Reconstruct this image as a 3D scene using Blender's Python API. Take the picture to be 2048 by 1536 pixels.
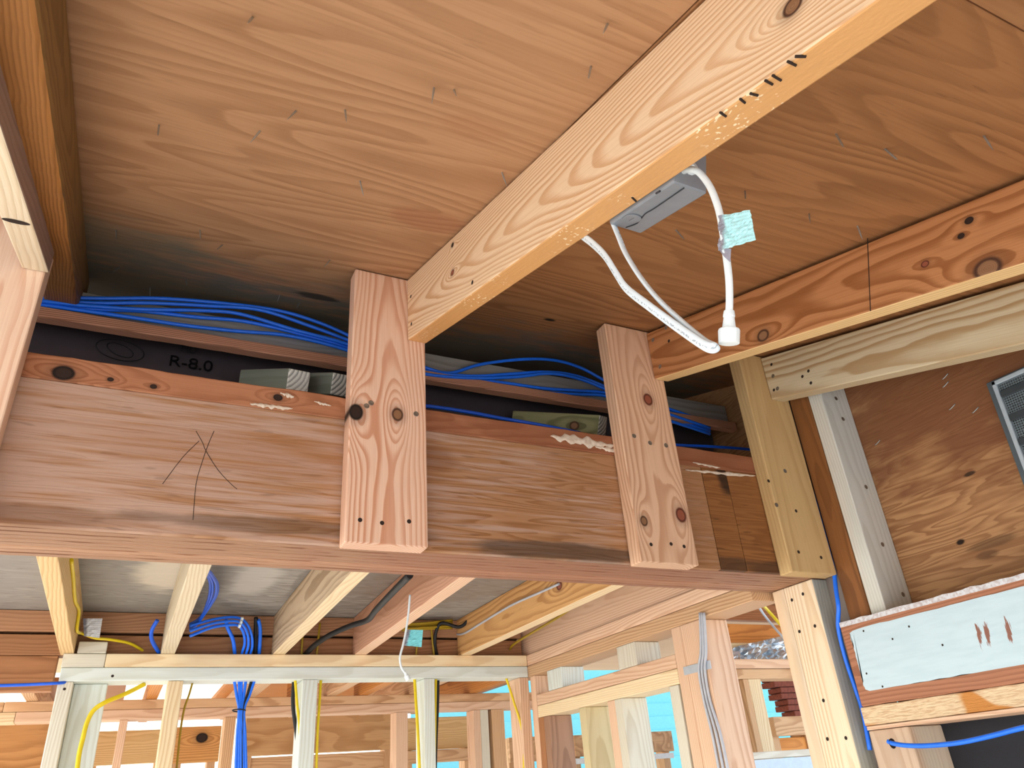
import bpy, bmesh, math, random
from mathutils import Vector, Matrix, noise

# ------------------------------------------------------------------ reset
for o in list(bpy.data.objects): bpy.data.objects.remove(o)
S = bpy.context.scene
COL = S.collection
random.seed(7)
EYE = 1.6                      # camera height above the floor; everything below is written relative to the eye

# ------------------------------------------------------------------ camera, world, sun, exposure
F = 1490.324
CM = Matrix(((0.90101838, -0.42835532, -0.06839302),
             (0.1517372, 0.45894178, -0.8754132),
             (0.40637631, 0.77838561, 0.47851242)))      # rows: right, down, forward
cd = bpy.data.cameras.new('camera'); cam = bpy.data.objects.new('camera', cd); COL.objects.link(cam)
cd.sensor_width = 36; cd.lens = F * 36 / 2048; cd.clip_start = .02
cam.matrix_basis = Matrix((CM[0], -CM[1], -CM[2])).transposed().to_4x4()
S.camera = cam
S.view_settings.view_transform = 'Standard'; S.view_settings.look = 'None'
S.view_settings.gamma = 1; S.view_settings.use_curve_mapping = False
S.view_settings.exposure = 0.7

SUN = Vector((-.52, -.36, .78)).normalized()
w = bpy.data.worlds.new('sky'); S.world = w; w.use_nodes = True
nt = w.node_tree; bg = nt.nodes['Background']
sk = nt.nodes.new('ShaderNodeTexSky'); sk.sky_type = 'NISHITA'; sk.sun_disc = False
sk.sun_elevation = math.asin(SUN.z); sk.sun_rotation = math.atan2(SUN.x, SUN.y)
sk.air_density = 1.0; sk.dust_density = 2.5
nt.links.new(sk.outputs[0], bg.inputs[0]); bg.inputs[1].default_value = .5
sl = bpy.data.lights.new('sun', 'SUN'); so = bpy.data.objects.new('sun', sl); COL.objects.link(so)
sl.energy = 4.5; sl.angle = .01; sl.color = (1, .97, .93)
so.rotation_euler = SUN.to_track_quat('Z', 'Y').to_euler()

# ------------------------------------------------------------------ helpers
def ray(px, py): return CM.transposed() @ Vector(((px - 1024) / F, (py - 768) / F, 1))
def at(px, py, ax, v):                 # point on the plane axis=v seen at a pixel of the photo
    r = ray(px, py); return r * (v / r['xyz'.index(ax)])
def lin(c):
    if isinstance(c, str): c = [int(c[i:i + 2], 16) for i in (0, 2, 4)]
    return tuple((v / 255 / 12.92 if v / 255 < .04045 else ((v / 255 + .055) / 1.055) ** 2.4) for v in c)
WM = {}
def place(o, mw, parent=None):
    COL.objects.link(o); WM[o.name] = mw.copy()
    if parent:
        o.parent = parent; o.matrix_basis = WM[parent.name].inverted() @ mw
    else: o.matrix_basis = mw
    return o
def tag(o, label, cat, group=None):
    o['label'] = label; o['category'] = cat
    if group: o['group'] = group
    return o
def empty(name, loc, label=None, cat=None, group=None):
    o = bpy.data.objects.new(name, None); o.empty_display_size = .05
    place(o, Matrix.Translation(loc))
    if label: tag(o, label, cat, group)
    return o
AX = {'x': ((1, 0, 0), (0, 1, 0), (0, 0, 1)), 'y': ((0, 1, 0), (-1, 0, 0), (0, 0, 1)),
      'z': ((0, 0, 1), (0, 1, 0), (-1, 0, 0)), 'zx': ((0, 0, 1), (1, 0, 0), (0, 1, 0))}
def axm(a):
    if isinstance(a, str): a = AX[a]
    return Matrix(a).transposed()
def frame(loc, a): return Matrix.Translation(loc) @ axm(a).to_4x4()
def hit(mw, dims, px, py, face):       # local point on a box face seen at a pixel
    inv = mw.inverted(); o = inv @ Vector((0, 0, 0)); d = inv.to_3x3() @ ray(px, py)
    i = 'xyz'.index(face[1]); v = dims[i] / 2 * (1 if face[0] == '+' else -1)
    return o + d * ((v - o[i]) / d[i])
def finish(bm, name, mw, mats, parent, smooth=False):
    me = bpy.data.meshes.new(name); bm.to_mesh(me); bm.free()
    for m in (mats if isinstance(mats, (list, tuple)) else [mats]): me.materials.append(m)
    if smooth:
        for p in me.polygons: p.use_smooth = True
    return place(bpy.data.objects.new(name, me), mw, parent)

# ------------------------------------------------------------------ material nodes
class G:
    def __init__(s, name):
        s.m = bpy.data.materials.new(name); s.m.use_nodes = True; s.t = s.m.node_tree
        s.b = s.t.nodes['Principled BSDF']
    def n(s, k, **kw):
        x = s.t.nodes.new('ShaderNode' + k)
        for a, v in kw.items(): setattr(x, a, v)
        return x
    def put(s, sock, v):
        if hasattr(v, 'is_output'): s.t.links.new(v, sock)
        elif isinstance(v, (tuple, list)) and len(v) == 3 and sock.type == 'RGBA': sock.default_value = (*v, 1)
        else: sock.default_value = v
    def f(s, op, a, b=0.0, c=0.0):
        x = s.n('Math', operation=op)
        s.put(x.inputs[0], a); s.put(x.inputs[1], b); s.put(x.inputs[2], c); return x.outputs[0]
    def mix(s, fac, a, b, mode='MIX'):
        x = s.n('Mix', data_type='RGBA', blend_type=mode)
        s.put(x.inputs[0], fac); s.put(x.inputs[6], a); s.put(x.inputs[7], b); return x.outputs[2]
    def step(s, v, a, b, lo=0.0, hi=1.0):
        x = s.n('MapRange', interpolation_type='SMOOTHSTEP')
        for i, q in enumerate((v, a, b, lo, hi)): s.put(x.inputs[i], q)
        return x.outputs[0]
    def noise(s, x, y, z, detail=2.0, scale=1.0, rough=.5):
        c = s.n('CombineXYZ')
        for i, q in enumerate((x, y, z)): s.put(c.inputs[i], q)
        k = s.n('TexNoise'); s.put(k.inputs['Vector'], c.outputs[0])
        k.inputs['Scale'].default_value = scale; k.inputs['Detail'].default_value = detail
        k.inputs['Roughness'].default_value = rough
        return k.outputs['Fac']
    def xyz(s):
        tc = s.n('TexCoord'); sp = s.n('SeparateXYZ'); s.t.links.new(tc.outputs['Object'], sp.inputs[0])
        return sp.outputs[0], sp.outputs[1], sp.outputs[2]
    def rand(s): return s.n('ObjectInfo').outputs['Random']
    def bump(s, h, dist=.001, st=.5):
        x = s.n('Bump'); x.inputs['Distance'].default_value = dist; x.inputs['Strength'].default_value = st
        s.put(x.inputs['Height'], h); s.put(s.b.inputs['Normal'], x.outputs[0])

def stains(g, col, x, z, lst, brk):  # also lays the painted sun patches of the far ceiling
    for (sx0, sz0, rx, rz, c, al) in lst:
        d = g.f('SQRT', g.f('ADD', g.f('POWER', g.f('MULTIPLY', g.f('SUBTRACT', x, sx0), 1 / rx), 2.0),
                           g.f('POWER', g.f('MULTIPLY', g.f('SUBTRACT', z, sz0), 1 / rz), 2.0)))
        d = g.f('ADD', d, g.f('MULTIPLY', g.f('SUBTRACT', brk, .5), 1.1))
        col = g.mix(g.step(d, .55, 1.05, al, 0.0), col, lin(c))
    return col

def wood(name, light, dark, ring=150, cy=.07, cz=0.0, knots=(), contrast=1.0, warp=.012, taper=.02,
         rough=.62, stain=(), tint=None, vary=.12, saw=0.0):
    g = G(name); x, y, z = g.xyz(); r = g.rand()
    light, dark = lin(light), lin(dark)
    o = g.f('MULTIPLY', r, 37.0)
    n1 = g.noise(g.f('ADD', g.f('MULTIPLY', x, 2.4), o), g.f('MULTIPLY', y, 9.0), g.f('MULTIPLY', z, 9.0), 2.0)
    zc = g.f('ADD', g.f('SUBTRACT', z, cz), g.f('MULTIPLY', g.f('SUBTRACT', r, .5), .05))
    yc = g.f('SUBTRACT', y, cy)
    rr = g.f('SQRT', g.f('ADD', g.f('MULTIPLY', yc, yc), g.f('MULTIPLY', zc, zc)))
    rr = g.f('ADD', rr, g.f('MULTIPLY', g.f('SUBTRACT', n1, .5), warp * 2))
    rr = g.f('ADD', rr, g.f('MULTIPLY', x, taper))
    ks = []
    for k in knots:
        kx, kz, rad = k[:3]
        dx = g.f('MULTIPLY', g.f('SUBTRACT', x, kx), .8); dz = g.f('SUBTRACT', z, kz)
        d2 = g.f('ADD', g.f('MULTIPLY', dx, dx), g.f('MULTIPLY', dz, dz)); d = g.f('SQRT', d2)
        d2s = g.f('ADD', g.f('MULTIPLY', g.f('MULTIPLY', dx, dx), .22), g.f('MULTIPLY', dz, dz))
        e = g.f('POWER', 2.718, g.f('MULTIPLY', d2s, -1 / (rad * 2.1) ** 2))
        rr = g.f('ADD', rr, g.f('MULTIPLY', e, -rad * 1.9)); ks.append((d, rad, k[3] if len(k) > 3 else 'tight'))
    n2 = g.noise(g.f('MULTIPLY', x, 14.0), g.f('MULTIPLY', y, 60.0), g.f('MULTIPLY', z, 60.0), 1.0)
    ph = g.f('ADD', g.f('MULTIPLY', rr, ring), g.f('MULTIPLY', n2, .35))
    fr = g.f('FRACT', ph)
    late = g.f('MULTIPLY', g.step(fr, .30, .82), g.step(fr, .90, 1.0, 1.0, 0.0))
    n3 = g.noise(g.f('ADD', g.f('MULTIPLY', x, 1.3), o), g.f('MULTIPLY', y, 12.0), g.f('MULTIPLY', z, 12.0), 2.0)
    fac = g.f('MULTIPLY', late, g.f('MULTIPLY', g.step(n3, .2, .7, .45, 1.0), contrast))
    col = g.mix(fac, light, dark)
    fib = g.noise(g.f('MULTIPLY', x, 9.0), g.f('MULTIPLY', y, 420.0), g.f('MULTIPLY', z, 420.0), 2.0)
    col = g.mix(g.step(fib, .3, .8, 0.0, .22), col, dark)
    if tint: col = g.mix(g.step(n3, .42, .66, 0.0, .75), col, lin(tint))
    if saw:
        sw = g.noise(g.f('MULTIPLY', x, 130.0), g.f('MULTIPLY', y, 8.0), g.f('MULTIPLY', z, 8.0), 1.0)
        col = g.mix(g.step(sw, .5, .75, 0.0, saw), col, dark)
    if stain: col = stains(g, col, x, z, stain, n2)
    v = g.f('ADD', 1 - vary / 2, g.f('MULTIPLY', r, vary))
    c2 = g.n('CombineColor')
    for i in range(3): g.put(c2.inputs[i], v)
    col = g.mix(1.0, col, c2.outputs[0], 'MULTIPLY')
    for d, rad, kind in ks:
        if kind == 'hole': ec, ic = lin('100c0c'), lin('1a1c22')
        elif kind == 'red': ec, ic = lin('5a2a1c'), lin('a9654a')
        elif kind == 'dark': ec, ic = lin('1c1310'), lin('3a2a22')
        else: ec, ic = lin('4a2f20'), lin('a87d58')
        col = g.mix(g.step(d, rad * .9, rad * 1.25, 1.0, 0.0), col, ec)
        kn = g.f('FRACT', g.f('MULTIPLY', d, 420.0))
        col = g.mix(g.step(d, rad * .62, rad * .86, 1.0, 0.0), col, g.mix(g.f('MULTIPLY', kn, .35), ic, ec))
        col = g.mix(g.step(d, rad * 1.1, rad * 2.4, .30, 0.0), col, ec)
    g.put(g.b.inputs['Base Color'], col); g.b.inputs['Roughness'].default_value = rough
    g.b.inputs['Specular IOR Level'].default_value = .3
    g.bump(g.f('ADD', g.f('MULTIPLY', late, .5), fib), .0007, .4)
    return g.m

def ply(name, light, dark, freq=16, sx=.7, sz=3.2, stain=(), streak=.3, pore=.0, grey=None, rough=.7, amp=1.0, tint=None):
    g = G(name); x, y, z = g.xyz(); r = g.rand(); o = g.f('MULTIPLY', r, 23.0)
    light, dark = lin(light), lin(dark)
    n = g.noise(g.f('ADD', g.f('MULTIPLY', x, sx), o), y, g.f('MULTIPLY', z, sz), 2.5, 1.0, .45)
    n2 = g.noise(g.f('MULTIPLY', x, 7.0), y, g.f('MULTIPLY', z, 40.0), 2.0)
    fr = g.f('FRACT', g.f('ADD', g.f('MULTIPLY', n, freq), g.f('MULTIPLY', n2, .4)))
    late = g.f('MULTIPLY', g.step(fr, .2, .85), g.step(fr, .9, 1.0, 1.0, 0.0))
    big = g.noise(g.f('ADD', g.f('MULTIPLY', x, 1.4), o), y, g.f('MULTIPLY', z, 3.0), 2.0)
    col = g.mix(g.f('MULTIPLY', late, g.step(big, .25, .7, .25 * amp, .9 * amp)), light, dark)
    fib = g.noise(g.f('MULTIPLY', x, 6.0), y, g.f('MULTIPLY', z, 170.0), 2.5)
    col = g.mix(g.step(fib, .42, .72, 0.0, streak), col, dark)
    if tint: col = g.mix(g.step(big, .40, .66, 0.0, .8), col, lin(tint))
    if grey:
        gr = g.noise(g.f('MULTIPLY', x, 5.0), y, g.f('MULTIPLY', z, 115.0), 3.0)
        gm = g.f('ADD', gr, g.f('MULTIPLY', x, -.22))
        col = g.mix(g.step(gm, .32, .62, 0.0, .8), col, lin(grey))
    if pore:
        p = g.noise(g.f('MULTIPLY', x, 14.0), y, g.f('MULTIPLY', z, 120.0), 1.0)
        col = g.mix(g.step(p, .66, .72, 0.0, pore), col, lin('3a2414'))
    if stain: col = stains(g, col, x, z, stain, g.noise(g.f('MULTIPLY', x, 9.0), y, g.f('MULTIPLY', z, 26.0), 3.0))
    g.put(g.b.inputs['Base Color'], col); g.b.inputs['Roughness'].default_value = rough
    g.b.inputs['Specular IOR Level'].default_value = .25
    g.bump(g.f('ADD', g.f('MULTIPLY', late, .4), fib), .0008, .5)
    return g.m

def plain(name, c, rough=.5, metal=0.0, bumpy=0.0, scale=60, c2=None):
    g = G(name); x, y, z = g.xyz()
    n = g.noise(x, y, z, 3.0, scale)
    c = lin(c)
    g.put(g.b.inputs['Base Color'], g.mix(g.step(n, .35, .7, 0.0, .5 if c2 else .18), c, lin(c2) if c2 else tuple(v * .6 for v in c)))
    g.b.inputs['Roughness'].default_value = rough; g.b.inputs['Metallic'].default_value = metal
    if bumpy: g.bump(n, .002, bumpy)
    return g.m

# ------------------------------------------------------------------ shape builders
def box_bm(dims, bev=.0025, seg=2, facemats=None, rag=0.0, ragf=None):
    bm = bmesh.new(); bmesh.ops.create_cube(bm, size=1)
    bmesh.ops.scale(bm, vec=dims, verts=bm.verts)
    if rag or ragf:
        es = [e for e in bm.edges if abs(e.verts[0].co.x - e.verts[1].co.x) > dims[0] * .5]
        bmesh.ops.subdivide_edges(bm, edges=es, cuts=max(8, int(dims[0] / .02)), use_grid_fill=True)
    if bev:
        es = [e for e in bm.edges if len(e.link_faces) == 2 and e.calc_face_angle(0) > .8]
        bmesh.ops.bevel(bm, geom=es, offset=bev, segments=seg, profile=.5, affect='EDGES')
    if rag:
        for v in bm.verts:
            k = noise.noise(Vector((v.co.x * 14, v.co.y * 20, v.co.z * 20))) + .5 * noise.noise(Vector((v.co.x * 45, v.co.y * 20, v.co.z * 20)))
            s = 1 if v.co.z > 0 else -1
            v.co.z += rag * k * s * (1 if ragf is None else ragf(v.co)); v.co.y += rag * .4 * k
    bm.normal_update()
    if facemats:
        for f in bm.faces:
            for i, key in enumerate(facemats):
                a = 'xyz'.index(key[1]); sgn = 1 if key[0] == '+' else -1
                if f.normal[a] * sgn > .8: f.material_index = i + 1
    return bm
def board(name, loc, axes, dims, mat, parent=None, bev=.0025, seg=2, facemats=None, rag=0.0, ragf=None):
    mw = frame(loc, axes)
    bm = box_bm(dims, bev, seg, list(facemats) if facemats else None, rag, ragf)
    o = finish(bm, name, mw, [mat] + (list(facemats.values()) if facemats else []), parent)
    return o
def bb(name, x, y, z, a, mat, parent=None, **kw):     # board from world ranges
    loc = Vector(((x[0] + x[1]) / 2, (y[0] + y[1]) / 2, (z[0] + z[1]) / 2)); d = (x[1] - x[0], y[1] - y[0], z[1] - z[0])
    idx = {'x': (0, 1, 2), 'y': (1, 0, 2), 'z': (2, 1, 0), 'zx': (2, 0, 1)}[a]
    o = board(name, loc, a, tuple(d[i] for i in idx), mat, parent, **kw)
    return o
def dims_of(x, y, z, a):
    d = (x[1] - x[0], y[1] - y[0], z[1] - z[0]); idx = {'x': (0, 1, 2), 'y': (1, 0, 2), 'z': (2, 1, 0), 'zx': (2, 0, 1)}[a]
    return frame(Vector(((x[0] + x[1]) / 2, (y[0] + y[1]) / 2, (z[0] + z[1]) / 2)), a), tuple(d[i] for i in idx)
def spline(pts, n=8):
    P = [Vector(p) for p in pts]
    if len(P) == 2: return [P[0].lerp(P[1], i / 6) for i in range(7)]
    P = [P[0] * 2 - P[1]] + P + [P[-1] * 2 - P[-2]]; out = []
    for i in range(1, len(P) - 2):
        a, b, c, d = P[i - 1:i + 3]
        for k in range(n):
            t = k / n
            out.append(.5 * (2 * b + (c - a) * t + (2 * a - 5 * b + 4 * c - d) * t * t + (3 * b - a - 3 * c + d) * t ** 3))
    out.append(P[-2]); return out
def tube(name, pts, r, mat, parent=None, sides=8, flat=1.0, up=(0, 0, 1), n=8, caps=True):
    P = spline(pts, n); bm = bmesh.new(); c = sum(P, Vector()) / len(P); rings = []
    uv = bm.loops.layers.uv.new('UVMap'); L = 0; ls = []
    prev = None
    for i, p in enumerate(P):
        t = (P[min(i + 1, len(P) - 1)] - P[max(i - 1, 0)]).normalized()
        if i: L += (p - P[i - 1]).length
        ls.append(L)
        if prev is None:
            u = Vector(up); u = (u - t * u.dot(t))
            if u.length < .05: u = Vector((1, 0, 0)) - t * t.x
        else: u = prev - t * prev.dot(t)
        u.normalize(); prev = u; v = t.cross(u)
        rings.append([bm.verts.new(p - c + (u * math.cos(a) * r + v * math.sin(a) * r * flat)) for a in (2 * math.pi * k / sides for k in range(sides))])
    for i in range(len(rings) - 1):
        for k in range(sides):
            f = bm.faces.new((rings[i][k], rings[i][(k + 1) % sides], rings[i + 1][(k + 1) % sides], rings[i + 1][k])); f.smooth = True
            for lp, (a, b) in zip(f.loops, ((i, k), (i, k + 1), (i + 1, k + 1), (i + 1, k))): lp[uv].uv = (ls[a], b / sides)
    if caps:
        bm.faces.new(list(reversed(rings[0]))); bm.faces.new(rings[-1])
    return finish(bm, name, Matrix.Translation(c), mat, parent)
def lathe(name, prof, mw, mat, parent=None, n=14):     # profile of (radius, height), axis local Z
    bm = bmesh.new(); rr = []
    for r, h in prof: rr.append([bm.verts.new((max(r, 1e-5) * math.cos(2 * math.pi * k / n), max(r, 1e-5) * math.sin(2 * math.pi * k / n), h)) for k in range(n)])
    for i in range(len(rr) - 1):
        for k in range(n): bm.faces.new((rr[i][k], rr[i][(k + 1) % n], rr[i + 1][(k + 1) % n], rr[i + 1][k]))
    bm.faces.new(list(reversed(rr[0]))); bm.faces.new(rr[-1])
    return finish(bm, name, mw, mat, parent)
def face_frame(o, mw, dims, px, py, face):             # frame on a face, local Z outwards
    p = hit(mw, dims, px, py, face); i = 'xyz'.index(face[1]); nrm = Vector((0, 0, 0)); nrm[i] = 1 if face[0] == '+' else -1
    return mw @ (Matrix.Translation(p) @ nrm.to_track_quat('Z', 'Y').to_matrix().to_4x4())
SCREW = {}
def screws(parent, dims, face, pts, kind='screw', r=.0042):
    for (px, py) in pts:
        m = face_frame(parent, WM[parent.name], dims, px, py, face)
        key = (kind, r)
        if key not in SCREW:
            bm = bmesh.new()
            if kind == 'screw': prof = [(r * 1.25, .0003), (r, .0006), (r * .4, .0002), (0, .0001)]
            elif kind == 'hole': prof = [(r * 1.1, .0004), (r * .9, .0005), (0, .0003)]
            else: prof = [(r * .35, 0), (r * .35, .022), (r * .1, .027)]
            n = 10; rr = [[bm.verts.new((max(q, 1e-5) * math.cos(6.2832 * k / n), max(q, 1e-5) * math.sin(6.2832 * k / n), h)) for k in range(n)] for q, h in prof]
            for i in range(len(rr) - 1):
                for k in range(n): bm.faces.new((rr[i][k], rr[i][(k + 1) % n], rr[i + 1][(k + 1) % n], rr[i + 1][k]))
            bm.faces.new(rr[-1]); me = bpy.data.meshes.new(kind); bm.to_mesh(me); bm.free()
            me.materials.append(M['screw'] if kind == 'screw' else M['hole'] if kind == 'hole' else M['nail']); SCREW[key] = me
        nm = {'screw': 'screw_head', 'hole': 'nail_hole', 'nail': 'nail_tip'}[kind]
        place(bpy.data.objects.new(nm, SCREW[key]), m, parent)

# ------------------------------------------------------------------ shared materials
M = dict(
    screw=plain('dull_steel', '8f8a80', .4, .7), hole=plain('hole_dark', '2a1c12', .9), nail=plain('galvanised', 'b6bdbd', .35, .8),
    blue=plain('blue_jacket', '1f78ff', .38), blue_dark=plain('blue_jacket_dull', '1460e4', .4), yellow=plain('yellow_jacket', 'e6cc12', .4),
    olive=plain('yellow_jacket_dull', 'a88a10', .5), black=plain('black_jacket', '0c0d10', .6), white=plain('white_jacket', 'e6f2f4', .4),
    greycable=plain('grey_jacket', 'b9bec6', .4), steel=plain('galvanised_box', '8e959c', .45, .35), steel_dark=plain('steel_seam', '23262b', .6),
    felt=plain('black_felt', '202228', .9, 0, .4, 90), tie=plain('black_tie', '121214', .5), tan_paper=plain('tan_paper', 'd8c8a8', .7),
    whitebag=plain('white_plastic', 'dfe6ea', .35), foil=plain('foil', 'c9d4de', .25, .8, .8, 25),
    cream=wood('cream_fir', 'f0dcb4', 'd6b384', 170, .05, .02, vary=.14, contrast=.7),
    pink=wood('pink_fir', 'e8c6a6', 'c79876', 170, .06, .0, vary=.12, contrast=.7),
    gold=wood('golden_fir', 'e4c48e', 'c49a60', 190, .09, .03, vary=.1, contrast=.7),
    pale=wood('pale_spruce', 'dcd8c6', 'bdb096', 170, .06, .02, vary=.1, contrast=.6),
    mint=wood('cool_white_spruce', 'dfe8e2', 'c3c6b6', 150, .06, .02, vary=.05, contrast=.5),
    tan=wood('tan_fir', 'dcb68c', 'b08258', 160, .07, .01, vary=.14, contrast=.8),
    brown=wood('aged_fir', 'b07a50', '7c4e2c', 190, .08, .02, vary=.12, contrast=.7),
    orange=wood('orange_fir', 'd8934a', 'a8642a', 150, .08, .02, vary=.12, contrast=.8),
)
FM = M

# ================================================================== LARGE STRUCTURE
# roof deck: rises away from the eye
SL = .2974; RD = .5714
NR = Vector((0, -SL, 1)).normalized(); VR = Vector((0, 1, SL)).normalized()
RAXES = ((1, 0, 0), tuple(NR * -1), tuple(VR))     # local X along the beam, local Y = down out of the deck... kept right handed below
RAXES = ((1, 0, 0), tuple(VR.cross(Vector((1, 0, 0)))), tuple(VR))
FLAT = ((1, 0, 0), (0, 0, -1), (0, 1, 0))
def roof_z(y): return RD + SL * y
deck = empty('ceiling', (0, 0, RD)); deck['kind'] = 'structure'
def sheet(x0, x1, y0, y1, mat, gap=.0015):
    cy = (y0 + y1) / 2; L = (y1 - y0) * math.sqrt(1 + SL * SL)
    c = Vector(((x0 + x1) / 2, cy, roof_z(cy))) + NR * .0076
    return board('plywood_sheet', c, RAXES, (x1 - x0 - gap, .015, L - gap), mat, deck, bev=.0012, seg=1)
LX = -.09  # local x of stains is measured from each sheet's centre
YM = (.2 + 2.5) / 2; KS = math.sqrt(1 + SL * SL)
def rs(x, y, rx, ry, c, al): return (x, (y - YM) * KS, rx, ry * KS, c, al)
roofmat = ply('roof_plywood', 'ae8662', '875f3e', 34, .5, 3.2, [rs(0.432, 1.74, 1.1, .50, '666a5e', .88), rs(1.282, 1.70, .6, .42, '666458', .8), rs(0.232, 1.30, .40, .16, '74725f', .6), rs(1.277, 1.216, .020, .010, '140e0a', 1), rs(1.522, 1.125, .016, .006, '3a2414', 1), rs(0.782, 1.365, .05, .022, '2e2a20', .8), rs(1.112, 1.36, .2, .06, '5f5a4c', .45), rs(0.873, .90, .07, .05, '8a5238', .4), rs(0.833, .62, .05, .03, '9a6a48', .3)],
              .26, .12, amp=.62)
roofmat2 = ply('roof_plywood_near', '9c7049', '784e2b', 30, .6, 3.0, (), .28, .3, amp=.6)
roofmat3 = ply('roof_plywood_right_shaded', '9a6c44', '744c2a', 34, .6, 3.4, [rs(.0, 1.74, .9, .48, '5e6056', .85), rs(.745 - .937, 1.216, .020, .010, '140e0a', 1), rs(.99 - .937, 1.125, .016, .006, '3a2414', 1)], .28, .2, amp=.7)  # browner base colour imitates the shade right of the central rafter
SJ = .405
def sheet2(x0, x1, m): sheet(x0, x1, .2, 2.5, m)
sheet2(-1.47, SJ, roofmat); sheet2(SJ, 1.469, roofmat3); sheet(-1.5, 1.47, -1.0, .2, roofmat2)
TIPS = [(505, 35), (1215, 48), (592, 222), (908, 180), (868, 176), (1182, 133), (318, 250), (520, 262), (505, 640), (465, 640), (400, 460), (445, 490), (232, 460), (690, 220), (1004, 345), (1672, 268),
        (1770, 298), (1490, 382), (1618, 428), (1715, 452), (1352, 460), (1968, 272), (720, 362), (372, 560), (300, 575), (560, 590), (660, 520), (238, 535), (600, 605)]
for px, py in TIPS:
    r_ = ray(px, py); t_ = RD / (r_.z - SL * r_.y); p_ = r_ * t_
    d_ = Vector((random.uniform(-.5, .5), random.uniform(-.5, .3), -1)).normalized()
    lathe('nail_tip', [(.0013, -.004), (.0013, random.uniform(.008, .02)), (.0003, .024)], Matrix.Translation(p_) @ d_.to_track_quat('Z', 'Y').to_matrix().to_4x4(), M['nail'], deck, 6)

floor = board('floor', Vector((.7, 2.1, -1.615)), FLAT, (6.2, .03, 8.4), ply('subfloor', 'bdb6aa', '9c9488', 14), bev=0); floor['kind'] = 'structure'
bm = bmesh.new(); bmesh.ops.create_grid(bm, x_segments=2, y_segments=2, size=30)
gnd = finish(bm, 'ground', Matrix.Translation((0, 0, -1.75)), plain('pale_dry_ground', 'b4b2ac', .9, 0, .3, 3), None); gnd['kind'] = 'structure'

# right hand wall
XW = 1.47
wr = empty('wall_right', (XW, 0, -1.6)); wr['kind'] = 'structure'
wst = [(-.30, -.02, .30, .22, '5a2f18', .6), (.05, .10, .35, .14, '6a3a20', .5), (-.18, -.29, .10, .03, '4a3524', .6)]
wp = ply('wall_plywood', 'b58a5e', '7d5030', 15, 2.2, 22, [(.55, .22, .9, .34, '6a3c24', .75)] + [(at(a, b, 'x', XW).y + .01, at(a, b, 'x', XW).z - .53, rx, rz, c, al) for a, b, rx, rz, c, al in ((1940, 948, .016, .005, '2a1c12', .9), (1921, 1085, .012, .007, '22140c', 1), (1985, 1085, .07, .012, '5a4028', .6), (1975, 1110, .03, .010, '4a3220', .5), (1800, 1148, .006, .02, '3a2818', .6))], .25, .1, None, .6, .8)
bb('plywood_sheet', (XW, XW + .015), (-1.2, 1.18), (.061, 1.0), 'y', wp, wr, bev=.001, seg=1)
bb('plywood_sheet', (XW, XW + .015), (1.181, 2.49), (.44, 1.33), 'y', wp, wr, bev=.001, seg=1)  # sheet added to stop sky light leaking into the cavity
bb('felt_panel', (XW, XW + .012), (-1.2, 1.18), (-1.6, .0605), 'y', M['felt'], wr, bev=.001, seg=1)
SPL = [(1725, 757, 14), (1896, 747, 12), (1897, 763, 14), (1760, 880, 12), (1957, 814, 10), (1910, 808, 8)]
for px, py, l in SPL:
    p = at(px, py, 'x', XW - .002)
    tube('staple', [p, p + Vector((0, .010, -.0045)), p + Vector((0, .016, -.006))], .0011, M['nail'], wr, 5, n=2)

# ================================================================== HEADER BEAM
BY = 1.198; BB = .3744
beam = empty('header_beam', (.3, 1.28, BB), 'old plywood faced timber header beam crossing the view above the far room', 'beam')
pst = [(-.58, .08, .012, .05, '4a3c34', .75), (-.54, .03, .010, .06, '6a5040', .5), (-.45, .09, .12, .012, '5e5048', .55),
       (-.62, -.095, .12, .02, '4b3a2c', .6), (-.28, -.10, .18, .018, '6e4a2e', .5), (.10, -.09, .3, .016, '4a3a2c', .5), (.62, -.10, .3, .02, '3c322a', .7),
       (.34, .06, .06, .03, '6a3c20', .4), (.02, .03, .3, .05, '9a6a48', .3)]
pmat = ply('weathered_plywood', 'a87d58', '8e613a', 16, 1.8, 30, pst, .22, .25, 'ba9f8e')
pmat2 = ply('brown_plywood', '956438', '754a26', 14, 1.4, 22, [(.03, .10, .03, .05, '261d17', .85), (.0, -.105, .2, .02, '3a2c22', .7)], .35, .4)
XS = at(1425, 1050, 'y', BY).x
bb('plywood_panel', (-.85, XS - .001), (BY, BY + .012), (BB, .604), 'x', pmat, beam, bev=.0008, seg=1)
bb('plywood_panel', (XS + .001, at(1475, 1050, 'y', BY).x - .0008), (BY, BY + .012), (BB, .604), 'x', pmat2, beam, bev=.0008, seg=1)
bb('plywood_panel', (at(1475, 1050, 'y', BY).x + .0008, 1.42), (BY, BY + .012), (BB, .604), 'x', pmat2, beam, bev=.0008, seg=1)
lam = wood('old_lamination', 'b48c6c', '7c5036', 330, .3, .3, contrast=1.0, warp=.006, vary=.3, stain=[(.45, 0, .6, .3, '96604a', .5)])
ys = [BY + .0125 + .01807 * i for i in range(9)]
for i in range(8):
    bb('lamination', (-.85, 1.42), (ys[i] + .0006, ys[i + 1] - .0006), (BB - .0005 * (i % 2), .604), 'x', lam, beam, bev=.0015, seg=1, rag=.0006)
capst = [(-.60, .0, .03, .012, '3a2020', .0)]
def local_knots(mw, dims, face, lst): 
    out = []
    for k in lst:
        h = hit(mw, dims, k[0], k[1], face); out.append((h.x, h.z, *k[2:]))
    return out
cx, cyr, czr = (-.85, 1.42), (BY - .001, BY + .10), (.6045, .649)
mw, dm = dims_of(cx, cyr, czr, 'x')
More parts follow.
